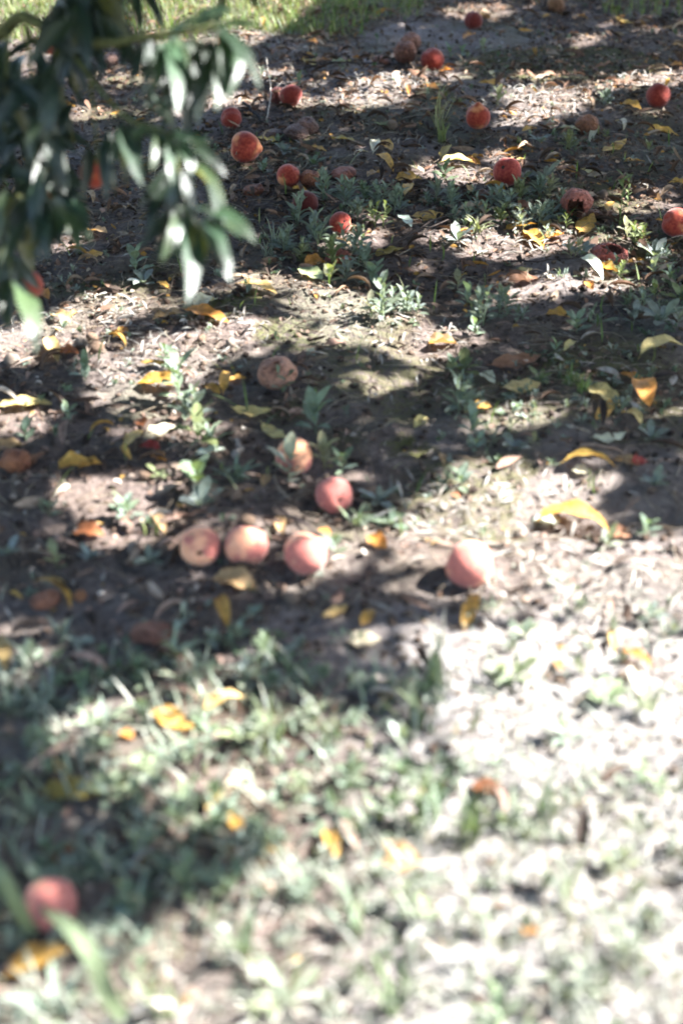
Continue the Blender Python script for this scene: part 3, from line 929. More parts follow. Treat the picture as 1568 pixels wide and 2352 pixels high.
def shell_peach(px, py, w, hr, open_dir, open_ang, colr, inner, seed, rotz, short, lab, rot=.16):
    """a hollowed peach: outer skin with a ragged opening, an inner wall and the torn rim"""
    c, D, z = ball_at(px, py, w, hz=.5 * hr)
    V, F = peach_geo(200 + seed, hr, 0, .08, .2, rot, 40, 28)
    V = np.array(V)
    dirs = V / np.linalg.norm(V, axis=1, keepdims=True)
    od = np.array(open_dir, float); od /= np.linalg.norm(od)
    jag = np.array([mnoise.noise(Vector(d * 4.0) + Vector((seed, 0, 0))) for d in dirs]) * .35
    ang = np.arccos(np.clip(dirs @ od, -1, 1)) + jag
    keep = [f for f in F if max(ang[list(f)]) > open_ang]
    used = sorted({v for f in keep for v in f}); mp = {v: k for k, v in enumerate(used)}
    VO = V[used]; FO = [tuple(mp[v] for v in f) for f in keep]
    root = bpy.data.objects.new('rotten_peach', None); COL.objects.link(root)
    root.location = (c[0], c[1], terrain(c[0], c[1]) + D * hr * .42)
    root.rotation_euler = (0, 0, rotz); root.scale = (D, D, D); root.empty_display_size = .3
    sk = obj('skin', mesh('skin', VO, FO, mat=M_ROT), root); sk.color = (*colr, 1)
    inn = obj('inner_wall', mesh('inner_wall', VO * .88, [f[::-1] for f in FO], mat=M_ROT), root); inn.color = (*inner, 1)
    ed = {}
    for f in FO:
        for a, b in zip(f, f[1:] + f[:1]):
            ed[(min(a, b), max(a, b))] = ed.get((min(a, b), max(a, b)), 0) + 1
    be = [e for e, k in ed.items() if k == 1]
    RV, RF = [], []
    for a, b in be:
        k = len(RV); RV += [VO[a], VO[b], VO[b] * .88, VO[a] * .88]; RF.append((k, k + 1, k + 2, k + 3))
    rim = obj('torn_rim', mesh('torn_rim', RV, RF, mat=M_ROT), root); rim.color = (colr[0] * 1.3, colr[1] * 1.2, colr[2] * 1.1, 1)
    tag(root, lab, 'rotten peach', 'rotten and dried peaches on the ground')
    LAND.append((px, py, short))
    return root, D


r1, D1 = shell_peach(1325, 463, 74, .88, (-.35, -.85, -.15), .78, (.48, .15, .10), (.32, .13, .07), 1, .1, 'hollow rotten peach', 'hollow red peach with a dark hole facing the viewer')
V, F = peach_geo(301, .35, 0, 0, .1, .4)
fl = obj('fallen_flap', mesh('fallen_flap', np.array(V) * [.95, .6, .75] + [.40, -.25, -.30], F, mat=M_ROT), r1); fl.color = (.20, .085, .045, 1)
shell_peach(1399, 575, 84, .58, (-.1, -.25, .95), 1.0, (.46, .11, .075), (.40, .15, .10), 2, .5, 'curled rotten peach shell', 'curled open shell of a rotten red peach', rot=.3)
shell_peach(637, 853, 94, .76, (-.15, -.25, .95), .36, (.60, .31, .21), (.28, .14, .09), 3, .4, 'pitted flat peach', 'flattened pinkish tan peach with a pitted hole on top', rot=.12)

# peaches still hanging in the tree
for (px, py, d, zz, bl, tint, lab) in [(117, 96, 36, 2.75, .55, (.8, .5, .35), 'orange red peach hanging highest among the dark leaves'),
                                 (97, 308, 40, 2.5, .5, (.8, .5, .35), 'narrow glimpse of an orange peach amid hanging leaves at left'),
                                 (216, 398, 60, 2.42, .5, (.75, .45, .3), 'orange peach hanging at the right side of the dark leaves'),
                                 (126, 458, 46, 2.5, .66, (.9, .7, .6), 'orange peach hanging above the white glinting leaf cluster'),
                                 (34, 500, 52, 2.5, .8, (.7, .5, .5), 'dark red peach hanging deep in shade at the left edge'),
                                 (67, 655, 46, 2.5, .8, (.7, .5, .5), 'dark red peach hanging lowest at the left edge')]:
    c = at_depth(px, py, zz); D = d * zz / F_PX
    D = max(D, .05)
    o = obj('peach', mesh('peach', *peach_geo(400 + int(px), .98, .04, .05, .15), mat=M_PEACH))
    o.scale = (D, D, D); o.location = c; o['blush'] = bl; o['light_veil'] = .02; o.color = (*tint, 1)
    o.rotation_euler = (.2, .3, px)
    V, F = tube_geo([(0, 0, .40), (.01, .0, .52), (.03, 0, .75)], [.035, .03, .028], 6)
    s = obj('stalk', mesh('stalk', V, F, mat=M_BARK), o); s.color = (.12, .1, .05, 1)
    tag(o, lab, 'peach', 'peaches hanging in the branch')

# ------------------------------------------------------------------ peach stones, bark chips, twigs
PITS = [(187, 782, 38, 'pale sunlit peach stone, left one of a cluster of three'), (211, 766, 36, 'pale sunlit peach stone, top one of a cluster of three'), (222, 792, 40, 'pale sunlit peach stone, right one of a cluster of three'),
        (463, 778, 26, 'small round peach stone in the sunlit strip left of centre'), (306, 1250, 40, 'pale peach stone left of the row of three peaches'), (335, 1088, 36, 'grey peach stone between yellow curled leaves and weeds'),
        (396, 1085, 34, 'tan peach stone left of the weed with a white leaf'), (541, 1146, 34, 'round tan peach stone behind the leftmost row peach'), (852, 1112, 38, 'brown peach stone right of the red and white peach'),
        (668, 1372, 40, 'pale peach stone in front of the right row peach'), (22, 814, 36, 'orange lit peach stone at the left edge'), (530, 784, 30, 'brown peach stone at the end of the sunlit strip'),
        (1386, 434, 30, 'grey brown peach stone behind the hollow peach'), (729, 170, 24, 'grey peach stone beside a dark twig near the back'), (898, 286, 32, 'dark peach stone lying on the soil in back middle'),
        (568, 1246 - 46, 40, 'brown peach stone behind the middle row peach')]
for k, (px, py, w, lab) in enumerate(PITS):
    c, D, z = ball_at(px, py, w, hz=.35)
    V, F = peach_geo(500 + k, .8, .10, .06, 0, .16, 20, 14)
    o = obj('peach_stone', mesh('peach_stone', np.array(V) * [1, .8, 1], F, mat=M_PIT))
    o.scale = (D, D, D * .9); o.location = (c[0], c[1], terrain(c[0], c[1]) + D * .26)
    o.rotation_euler = (PR.uniform(1.2, 1.9), 0, PR.uniform(0, 6))
    cc = PR.choice([(.34, .25, .18), (.28, .19, .13), (.38, .31, .25)])
    o.color = (*cc, 1)
    tag(o, lab, 'peach stone', 'peach stones lying in the litter')

TWIGS = [([(880, 560), (940, 540), (990, 516), (1040, 500)], 5.0, (.09, .07, .06), .02, 'dark forked twig lying below the large yellow oval leaf', 1),
         ([(612, 268), (622, 222), (620, 180), (612, 120)], 2.6, (.40, .36, .31), .05, 'pale upright twig left of the creased dark red peach', 1),
         ([(1195, 367), (1280, 383), (1350, 402), (1410, 420)], 3.6, (.10, .08, .07), .012, 'thin grey twig running right from the pink and yellow peach', 0),
         ([(470, 408), (530, 380), (572, 362), (640, 340)], 2.6, (.16, .13, .11), .012, 'thin twig below the large orange peach', 1),
         ([(490, 412), (540, 413), (600, 409)], 2.6, (.2, .17, .15), .01, 'short grey twig behind the rust brown dried peach', 0),
         ([(1165, 588), (1220, 597), (1290, 599), (1330, 596)], 4.0, (.06, .045, .04), .01, 'dark twig in front of the wide sunlit strip', 0),
         ([(1366, 300), (1450, 309), (1520, 318), (1580, 324)], 2.8, (.12, .1, .09), .012, 'thin twig right of the half buried brown peach', 0),
         ([(700, 153), (770, 152), (840, 147), (884, 142)], 4.5, (.05, .04, .035), .01, 'dark twig lying left of the flat dried peach', 0),
         ([(770, 192), (820, 184), (850, 172)], 3.5, (.05, .04, .035), .01, 'short dark twig behind the sunlit patch at the back', 0),
         ([(560, 240), (585, 262), (612, 282)], 7.0, (.035, .03, .028), .012, 'thick black stick right of the half hidden peach', 0),
         ([(1188, 934), (1260, 930), (1356, 925)], 2.6, (.25, .22, .19), .008, 'thin straight grey twig below the long yellow leaf', 0),
         ([(640, 1170), (700, 1195), (745, 1235)], 6.0, (.10, .08, .08), .012, 'dark stick between the red and white peach and the row', 0),
         ([(820, 1106), (900, 1104), (1010, 1102)], 3.0, (.2, .17, .15), .008, 'thin grey twig right of the red and white peach', 0),
         ([(1505, 945), (1530, 965), (1560, 985)], 2.6, (.3, .24, .16), .012, 'short tan stalk right of the big orange leaves', 0),
         ([(860, 1640), (920, 1570), (960, 1530)], 6.0, (.36, .30, .22), .02, 'tan dry stem slanting across the foreground soil', 0),
         ([(1330, 1020), (1400, 1028), (1440, 1040)], 9.0, (.26, .19, .14), .008, 'flat tan bark strip behind the arched yellow leaf', 0),
         ([(375, 1195), (430, 1190), (475, 1183)], 9.0, (.26, .15, .10), .008, 'brown bark strip behind the leftmost row peach', 0),
         ([(540, 1040), (545, 1018), (538, 992)], 16.0, (.34, .31, .28), .015, 'stubby grey wood chip left of the pale orange peach', 0),
         ([(1155, 905), (1090, 930), (1060, 960)], 2.0, (.2, .17, .14), .006, 'fine twig left of the long yellow leaf', 0),
         ([(640, 880), (700, 860), (760, 868)], 2.4, (.22, .18, .15), .008, 'fine grey twig right of the flattened tan peach', 0)]
for pts, wpx, colr, lift, lab, fork in TWIGS:
    P = []
    for i, (px, py) in enumerate(pts):
        g, z = ground_at(px, py, lift)
        P.append([g[0], g[1], terrain(g[0], g[1]) + .004 + lift * PR.uniform(.4, 1)])
    r = .5 * wpx * z / F_PX
    base = np.array(P[0])
    S = smooth_path(np.array(P) - base, 4)
    S = [s + R.normal(size=3) * r * .5 for s in S]
    k = len(S)
    V, F = tube_geo(S, [r * (1.15 - .6 * i / (k - 1)) for i in range(k)], 7)
    o = obj('twig', mesh('twig', V, F, mat=M_BARK))
    o.location = base; o.color = (*colr, 1)
    if fork:
        m = S[k // 2]; d = np.array(S[-1]) - np.array(S[0]); d = d / np.linalg.norm(d)
        sd = np.cross(d, [0, 0, 1])
        V, F = tube_geo([m, m + (d * .5 + sd * .6) * .03, m + (d * .8 + sd * .6 + [0, 0, .2]) * .07], [r * .7, r * .55, r * .35], 6)
        b = obj('side_twig', mesh('side_twig', V, F, mat=M_BARK), o); b.color = (*colr, 1)
    tag(o, lab, 'twig', 'twigs and sticks lying on the ground')

# ------------------------------------------------------------------ fallen leaves
YE = (.58, .345, .08); OR = (.52, .24, .055); PY = (.66, .475, .20); TA = (.46, .31, .16); PA = (.62, .56, .42); BR = (.25, .13, .075)
OL = (.42, .325, .08); RB = (.32, .12, .05); GR = (.30, .36, .19); WH = (.66, .64, .56); RE = (.34, .05, .04)
CNAME = {YE: 'yellow', OR: 'orange', PY: 'pale yellow', TA: 'tan', PA: 'cream', BR: 'brown', OL: 'olive yellow', RB: 'rust brown', GR: 'pale green', WH: 'whitish', RE: 'dark red'}
# x, y, length px, image angle, colour, arch, curl, width ratio, raise
LEAVES = [
 (1126, 186, 62, 8, YE, .5, .5, .34), (1327, 41, 24, -20, OR, .4, .4, .6), (1432, 46, 42, 15, PY, -1.0, .6, .3), (1077, 81, 24, -20, OR, .4, .4, .6), (1317, 73, 24, 0, RB, .4, .4, .6),
 (1024, 147, 36, -5, OR, .5, .4, .4), (968, 142, 34, 6, PY, .4, .8, .25), (1128, 160, 22, 70, PY, .4, .5, .4), (1509, 156, 32, -20, PY, .5, .4, .4), (1552, 151, 28, 10, OR, .4, .4, .5), (1558, 96, 36, 15, TA, .5, .5, .4),
 (1444, 254, 46, 10, YE, .9, .6, .4), (1518, 303, 72, 4, YE, .4, .5, .32), (1410, 338, 72, -24, YE, -.3, -.4, .36), (1216, 310, 30, -15, YE, .6, .5, .4), (1187, 362, 38, 5, PY, .4, .3, .4),
 (1455, 367, 44, -4, YE, .3, .5, .28), (1171, 266, 24, 20, OR, .4, .3, .6), (1426, 289, 32, 50, PA, 1.8, .4, .3), (1306, 301, 46, 8, PA, .8, .6, .25), (1362, 306, 28, -60, PA, .4, .4, .4),
 (705, 124, 30, -10, YE, .6, .5, .5), (709, 137, 28, 20, OL, .3, .5, .6), (822, 116, 26, 0, OR, .3, .4, .5), (743, 136, 24, -5, OR, .4, .4, .5), (716, 87, 24, 0, OR, .4, .4, .5), (783, 147, 44, -5, GR, .3, .3, .4),
 (983, 203, 44, 8, OR, .4, .4, .4), (1001, 229, 26, -10, OR, .5, .4, .5), (612, 320, 48, 10, OL, .4, .3, .35), (727, 345, 40, 8, YE, .5, .4, .36), (781, 323, 62, 8, OL, .3, .3, .3), (885, 336, 36, 40, YE, .3, .6, .5),
 (860, 339, 40, -75, PA, .4, .9, .5), (828, 360, 30, -15, PA, 1.0, .4, .3), (569, 261, 18, 20, OR, .4, .3, .6), (938, 208, 20, 80, OR, .4, .5, .5),
 (936, 404, 58, 3, YE, .4, .3, .36), (938, 434, 48, -75, YE, .3, .7, .45), (887, 381, 44, 40, YE, .8, .7, .3), (979, 499, 70, -4, YE, -.2, -.3, .46), (893, 574, 64, -12, OL, .3, .4, .38), (860, 405, 32, -20, TA, .6, .8, .5),
 (741, 407, 28, -40, TA, .5, .4, .4), (723, 607, 48, -15, OR, .6, .9, .55), (716, 634, 54, 32, GR, -.3, .2, .5), (950, 384, 42, 15, PA, .5, .5, .3), (929, 513, 34, 40, WH, .4, .3, .5), (590, 666, 84, 12, PY, .6, .5, .28),
 (1203, 481, 50, 70, RB, .3, .7, .35), (1077, 429, 32, 75, YE, .4, .4, .4), (1111, 477, 42, -5, TA, .5, .5, .35), (1194, 526, 70, -6, YE, .4, .4, .28), (1228, 543, 56, 45, YE, .4, .5, .4), (1272, 544, 40, -15, OR, .5, .8, .6),
 (1252, 515, 30, 60, OL, .4, .4, .6), (1344, 517, 62, -50, YE, -.3, -.4, .45), (1306, 391, 34, 22, OR, .4, .5, .5), (1346, 392, 40, 28, PY, .6, .6, .28), (1400, 468, 28, -60, YE, .4, .5, .5), (1554, 416, 38, 10, YE, .8, .6, .4),
 (1360, 623, 60, 40, WH, 1.2, .5, .28), (1391, 621, 46, 10, YE, .5, .9, .6), (1200, 611, 40, -25, PY, .3, .4, .45), (1264, 630, 18, 10, PA, .2, .2, .9), (1119, 652, 20, 10, OR, .4, .6, .8), (1352, 655, 24, 50, OR, .5, .8, .6), (1093, 684, 40, 50, TA, .5, .5, .4),
 (1025, 350, 36, -55, OL, .5, .4, .4), (1047, 374, 72, -3, PY, .9, .7, .25), (1281, 717, 56, 5, YE, .5, .6, .42), (1309, 779, 34, -45, PY, .8, .4, .36), (1119, 854, 40, 50, PA, .5, .5, .5),
 (1194, 893, 80, -4, PY, -.25, -.3, .40), (1100, 938, 52, -15, YE, 1.1, .4, .35), (1515, 797, 120, -10, PY, 1.9, .3, .32), (1381, 905, 80, 28, PY, .5, .5, .5), (1390, 942, 52, -52, YE, .3, .4, .42), (1448, 855, 58, 22, OR, .3, .9, .22), (1479, 906, 96, 70, OR, .8, .7, .66),
 (1455, 958, 46, 35, PY, 2.2, .5, .4), (1396, 1001, 74, -14, PA, -.4, -.5, .36), (1349, 1064, 104, 8, YE, 1.9, .5, .24), (1333, 1074, 34, 5, PA, .4, .5, .6), (1435, 1060, 60, 16, TA, .5, .7, .40), (1468, 1060, 32, -10, RE, .2, .3, .7),
 (1313, 1190, 165, 12, YE, 2.0, .6, .36), (1309, 1160, 66, 25, OR, .7, .8, .36), (1255, 1172, 64, -5, WH, .4, .3, .35), (1016, 1042, 26, 80, TA, .4, .6, .5), (1047, 1117, 18, 20, RB, .3, .5, .8), (1417, 1226, 54, 10, BR, .5, .5, .55),
 (624, 980, 62, 35, PY, -.3, -.4, .34), (577, 944, 84, 4, PY, -1.3, .4, .26), (611, 1101, 26, -60, TA, .4, .5, .6), (743, 1212, 28, 10, OR, .4, .6, .7), (645, 1200, 48, 80, TA, .3, .6, .45), (862, 1246, 46, 30, OR, .5, .9, .6), (966, 961, 30, -40, PY, .4, .5, .6),
 (362, 876, 96, 6, YE, .5, 1.0, .5), (515, 884, 44, -75, YE, .9, .7, .42), (543, 863, 40, -8, YE, .5, .6, .36), (484, 893, 44, 22, YE, .4, .5, .36), (54, 921, 120, -6, PY, .4, .6, .2), (155, 807, 44, 5, RB, .5, .8, .55), (119, 796, 50, 65, PY, .5, .8, .5),
 (279, 757, 26, 20, OR, .4, .8, .8), (140, 718, 46, 25, TA, 1.2, .7, .4), (468, 729, 100, 14, OR, .6, .6, .30), (385, 725, 76, -5, TA, .4, .5, .5), (324, 955, 34, 20, RB, .9, .6, .5), (98, 660, 30, 30, OR, .6, .8, .6), (216, 585, 38, -18, YE, .2, .3, .5), (374, 635, 26, 25, YE, .4, .4, .4),
 (223, 534, 44, 15, TA, .5, .6, .4), (205, 466, 36, 40, TA, 1.8, .5, .3), (166, 1067, 62, -10, YE, 1.2, .9, .5), (206, 1065, 50, -12, YE, 1.0, .9, .5), (202, 1218, 66, 6, RB, .5, .6, .45), (86, 1049, 44, -40, BR, .8, .8, .35), (364, 1052, 34, 20, OR, .5, .8, .5),
 (342, 1027, 44, 5, RE, .4, .8, .6), (366, 1202, 50, 55, TA, .8, .7, .35), (364, 991, 76, -20, PA, .3, .5, .4), (306, 1010, 50, -45, PY, .4, .5, .4), (414, 1153, 20, 20, YE, .3, .5, .7), (482, 1031, 66, -8, WH, .3, .5, .28),
 (126, 1354, 100, 35, YE, 1.9, .6, .2), (516, 1408, 84, 75, YE, .9, .7, .34), (384, 1648, 92, 38, YE, .5, .6, .5), (430, 1674, 40, 0, YE, .4, .5, .35), (511, 1619, 110, -18, PY, 1.9, .6, .3), (288, 1673, 36, 20, OR, .4, .8, .8), (4, 1480, 90, 80, PY, .4, .5, .35),
 (768, 1407, 70, -25, PY, -.8, .6, .36), (844, 1418, 52, -50, YE, .5, .5, .42), (836, 1464, 80, -4, PA, .3, .3, .42), (894, 1612, 56, -35, TA, .5, .6, .4), (1086, 1421, 84, -65, YE, 1.0, .8, .36), (1457, 1500, 90, 30, OR, .9, .7, .32), (1284, 1515, 36, 60, OR, .4, .5, .5),
 (1461, 1558, 84, 65, WH, .3, .4, .35), (1410, 1452, 60, 80, PY, .5, .5, .3), (127, 1757, 72, 40, YE, .5, .7, .42), (155, 1820, 150, 4, OL, .5, .5, .28), (494, 1843, 60, -55, PY, .5, .6, .45), (538, 1884, 66, 65, YE, .4, .6, .5), (757, 1936, 80, 75, YE, .6, .7, .42),
 (150, 1960, 84, -32, RB, .4, .8, .28), (85, 2186, 185, -24, YE, .6, .6, .26), (915, 1976, 110, 5, TA, .4, .5, .5), (1215, 2144, 56, 5, OR, .4, .5, .45), (1115, 1808, 80, 0, RB, .3, .5, .4), (548, 1797, 80, -35, PA, .4, .4, .45),
 (1183, 818, 110, -10, BR, -.2, .3, .6), (535, 1340, 112, 8, TA, .5, .9, .55), (1015, 775, 64, 5, TA, .7, 1.2, .7), (470, 700, 50, -30, PA, .9, .9, .6), (1200, 628, 70, 0, BR, .3, .4, .5), (25, 1020, 60, -20, TA, .6, .8, .5),
]


def describe(px, py, subject):
    """subject + where it lies next to the nearest named fruit"""
    bx, by, nm = min(LAND, key=lambda q: (q[0] - px) ** 2 + (1.5 * (q[1] - py)) ** 2)
    dx, dy = px - bx, py - by
    dist = math.hypot(dx, dy)
    how = 'just ' if dist < 75 else ''
    if abs(dx) > 1.2 * abs(dy): rel = 'right of' if dx > 0 else 'left of'
    elif abs(dx) > .45 * abs(dy): rel = ('below ' if dy > 0 else 'above ') + ('right of' if dx > 0 else 'left of')
    else: rel = 'in front of' if dy > 0 else 'behind'
    return '%s %s%s the %s' % (subject, how, rel, nm)


def settle_labels(items):
    """items: [obj, label, px, py]; look-alikes that would share a label are told apart by their order in the picture"""
    groups = {}
    for it in items: groups.setdefault(it[1], []).append(it)
    for lab, g in groups.items():
        if len(g) == 1:
            g[0][0]['label'] = lab; continue
        byx = (max(i[2] for i in g) - min(i[2] for i in g)) > (max(i[3] for i in g) - min(i[3] for i in g))
        g.sort(key=lambda i: i[2] if byx else i[3])
        words = {2: ('left one', 'right one') if byx else ('upper one', 'lower one'),
                 3: ('leftmost', 'middle one', 'rightmost') if byx else ('uppermost', 'middle one', 'lowest')}.get(len(g))
        if not words:
            od = ['first', 'second', 'third', 'fourth', 'fifth', 'sixth', 'seventh', 'eighth', 'ninth', 'tenth']
            words = [od[k] + (' from left' if byx else ' from top') for k in range(len(g))]
        for it, w in zip(g, words): it[0]['label'] = lab + ', ' + w


items = []
for k, (px, py, ln, ang, colr, arch, curl, wr) in enumerate(LEAVES):
    a = math.radians(ang)
    ln *= 1.15 if py < 1300 else 1.0
    h = .5 * ln
    p0, z0 = ground_at(px - math.cos(a) * h, py - math.sin(a) * h)
    p1, z1 = ground_at(px + math.cos(a) * h, py + math.sin(a) * h)
    c, zc = ground_at(px, py, .01)
    d = p1 - p0
    Lr = min(max(np.linalg.norm(d[:2]), .016), .135)
    full = Lr / max(.5, (math.sin(abs(arch) / 2) / (abs(arch) / 2) if abs(arch) > .05 else 1))
    W = min(wr * ln * zc / F_PX * (1.0 + .55 * abs(math.cos(a))) * (1 if abs(arch) < 1.4 else .8), .05, full * .8)
    me = leaf_mesh('fallen_leaf', M_FALLEN, L=full, W=W, nl=12, nw=5, arch=arch * (.65 if abs(arch) > 1.4 else 1), fold=.12, twist=PR.uniform(-.5, .5), curl=curl * .9, wide=PR.uniform(.42, .56),
                   wave=.16, seed=k, stalk=.1 if ln > 40 else 0, side=1.15 if abs(arch) > 1.4 else PR.uniform(-.45, .45))
    o = obj('fallen_leaf', me)
    co = np.zeros(len(me.vertices) * 3); me.vertices.foreach_get('co', co); co = co.reshape(-1, 3)
    ctr = (co.max(0) + co.min(0)) / 2
    zmin = co[:, 2].min()
    co -= [ctr[0], ctr[1], zmin]; me.vertices.foreach_set('co', co.ravel()); me.update()
    tilt = PR.uniform(-.2, .2)
    o.location = (c[0], c[1], terrain(c[0], c[1]) + .006)
    o.rotation_euler = Euler((PR.uniform(-.12, .12), tilt, math.atan2(-d[0], d[1])))
    g = PR.uniform(.88, 1.12) * (1.35 if py < 1250 else 1)  # leaves farther back coloured brighter to offset the shade on them
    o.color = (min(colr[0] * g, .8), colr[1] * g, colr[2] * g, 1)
    shape = 'long arched' if abs(arch) > 1.4 else ('curled' if abs(curl) > .75 or abs(arch) > .85 else ('broad' if wr > .5 else ('narrow' if wr < .29 else 'flat')))
    if ln > 95: shape = 'big ' + shape
    elif ln < 30: shape = 'small ' + shape
    items.append([o, describe(px, py, '%s %s leaf' % (shape, CNAME[colr])), px, py])
    tag(o, None, 'fallen leaf', 'fallen leaves lying singly on the ground')
settle_labels(items)

# ------------------------------------------------------------------ weeds
def lib(specs):
    return [leaf_mesh('leaf', M_WEED, **s) for s in specs]


W_A = lib([dict(L=1, W=.33, nl=6, nw=2, arch=a, fold=.3, twist=t, wide=.62, seed=i) for i, (a, t) in enumerate([(.5, 0), (.9, .3), (.2, -.3), (1.3, 0)])])
W_B = lib([dict(L=1, W=.36, nl=6, nw=2, arch=a, fold=.25, twist=t, wide=.62, seed=i) for i, (a, t) in enumerate([(.6, 0), (.9, .2), (.3, -.2)])])
W_C = lib([dict(L=1, W=.46, nl=7, nw=4, arch=a, fold=.2, twist=t, wide=.52, wave=.1, seed=i) for i, (a, t) in enumerate([(.5, 0), (.9, .3), (.2, -.2)])])
W_D = lib([dict(L=1, W=.06, nl=8, nw=2, arch=a, fold=.3, twist=t, wide=.4, seed=i) for i, (a, t) in enumerate([(.6, 0), (1.2, .5), (.3, -.3)])])
W_F = lib([dict(L=1, W=.13, nl=7, nw=2, arch=a, fold=.3, twist=t, wide=.55, seed=i) for i, (a, t) in enumerate([(.6, 0), (1.0, .4), (.3, -.4), (1.5, .2)])])
W_E = lib([dict(L=1, W=.34, nl=5, nw=2, arch=a, fold=.2, twist=t, wide=.5, seed=i) for i, (a, t) in enumerate([(.5, 0), (.8, .3)])])
stem_mesh = mesh('stem', *tube_geo([(0, 0, 0), (.02, .01, .4), (0, .02, .75), (.01, 0, 1)], [.03, .027, .02, .012], 6), mat=M_STEM)

WEED_NAME = {'A': ('weed', 'grey green upright weed', 'weed'), 'B': ('rosette_weed', 'low bluish weed rosette', 'weed'), 'C': ('broadleaf_weed', 'broad leaved green weed', 'weed'),
             'F': ('strap_leaved_weed', 'low strap leaved weed', 'weed'), 'D': ('grass_tuft', 'tuft of grass', 'grass tuft'), 'E': ('stalky_weed', 'spindly tall stalked weed', 'weed')}


def weed(px, py, hpx, kind, n=0, g=1.0, colr=None):
    b, z = ground_at(px, py)
    H = hpx * z / F_PX / .85
    nm, txt, cat = WEED_NAME[kind]
    root = bpy.data.objects.new(nm, None); COL.objects.link(root)
    root.location = (b[0], b[1], terrain(b[0], b[1]) - .002); root.empty_display_size = .02
    root.rotation_euler = (0, 0, PR.uniform(0, 6.28))
    base = colr or {'A': (.22, .27, .225), 'B': (.25, .295, .27), 'C': (.20, .265, .20), 'F': (.21, .265, .20), 'D': (.15, .22, .08), 'E': (.15, .2, .09)}[kind]

    def lf(libr, pos, az, el, L, roll=0.0):
        d = np.array([math.cos(el) * math.cos(az), math.cos(el) * math.sin(az), math.sin(el)])
        nr = np.array([-math.sin(el) * math.cos(az), -math.sin(el) * math.sin(az), math.cos(el)]) + np.array([-math.sin(az), math.cos(az), 0]) * roll
        o = obj('leaf', PR.choice(libr), root)
        o.matrix_local = mat4(pos, d, nr, L)
        q = g * PR.uniform(.8, 1.22)
        o.color = (base[0] * q, base[1] * q, base[2] * q * PR.uniform(.85, 1.15), 1)

    def st(x, y, tilt, az, h, thick=1.0):
        o = obj('stem', stem_mesh, root)
        d = Vector((math.sin(tilt) * math.cos(az), math.sin(tilt) * math.sin(az), math.cos(tilt)))
        o.matrix_local = Matrix.Translation((x, y, 0)) @ d.to_track_quat('Z', 'X').to_matrix().to_4x4() @ Matrix.Diagonal((h * thick, h * thick, h, 1))
        o.color = (base[0] * 1.2, base[1] * 1.15, base[2] * .9, 1)
        return np.array(d)
    if kind == 'A':
        ns = 1 if H < .045 else (2 if H < .07 else 3)
        for s in range(ns):
            az0 = PR.uniform(0, 6.28); tilt = PR.uniform(.05, .35) if ns > 1 else PR.uniform(0, .15)
            h = H * PR.uniform(.45, .72)
            x, y = (PR.uniform(-.012, .012), PR.uniform(-.012, .012)) if ns > 1 else (0, 0)
            d = st(x, y, tilt, az0, h)
            m = n or PR.randint(8, 11)
            for i in range(m):
                t = .12 + .88 * i / (m - 1)
                L = min(max(H * .52, .018), .05) * PR.uniform(.75, 1.15) * (1.1 - .45 * t)
                lf(W_A, np.array([x, y, 0]) + d * h * t, az0 + i * 2.4, .15 + .75 * t + PR.uniform(-.25, .25), L)
    elif kind == 'B':
        m = n or PR.randint(8, 12)
        for i in range(m):
            L = H * PR.uniform(.5, 1.2)
            lf(W_B, (0, 0, .004), i * 2.4 + PR.uniform(-.2, .2), PR.uniform(.1, .75), L)
    elif kind == 'F':
        for i in range(n or PR.randint(11, 16)):
            lf(W_F, (PR.uniform(-.01, .01), PR.uniform(-.01, .01), .002), i * 2.4 + PR.uniform(-.3, .3), PR.uniform(.15, 1.1), min(H, .075) * PR.uniform(.6, 1.1))
    elif kind == 'C':
        m = n or PR.randint(6, 9)
        h = H * .55
        d = st(0, 0, PR.uniform(0, .15), PR.uniform(0, 6), h, .9)
        for i in range(m):
            t = .15 + .85 * i / (m - 1)
            lf(W_C, d * h * t, i * 2.2 + PR.uniform(-.3, .3), .15 + .75 * t + PR.uniform(-.2, .2), min(H * .62, .06) * PR.uniform(.75, 1.1))
    elif kind == 'D':
        for i in range(n or 16):
            lf(W_D, (PR.uniform(-.012, .012), PR.uniform(-.012, .012), 0), PR.uniform(0, 6.28), PR.uniform(.75, 1.5), H * PR.uniform(.6, 1.15))
    elif kind == 'E':
        d = st(0, 0, .08, 1, H, .35)
        for i in range(n or 15):
            t = .1 + .9 * i / 14
            lf(W_E, d * H * t, i * 2.4, PR.uniform(.2, .8), H * .2 * PR.uniform(.7, 1.2))
    return root, txt, cat


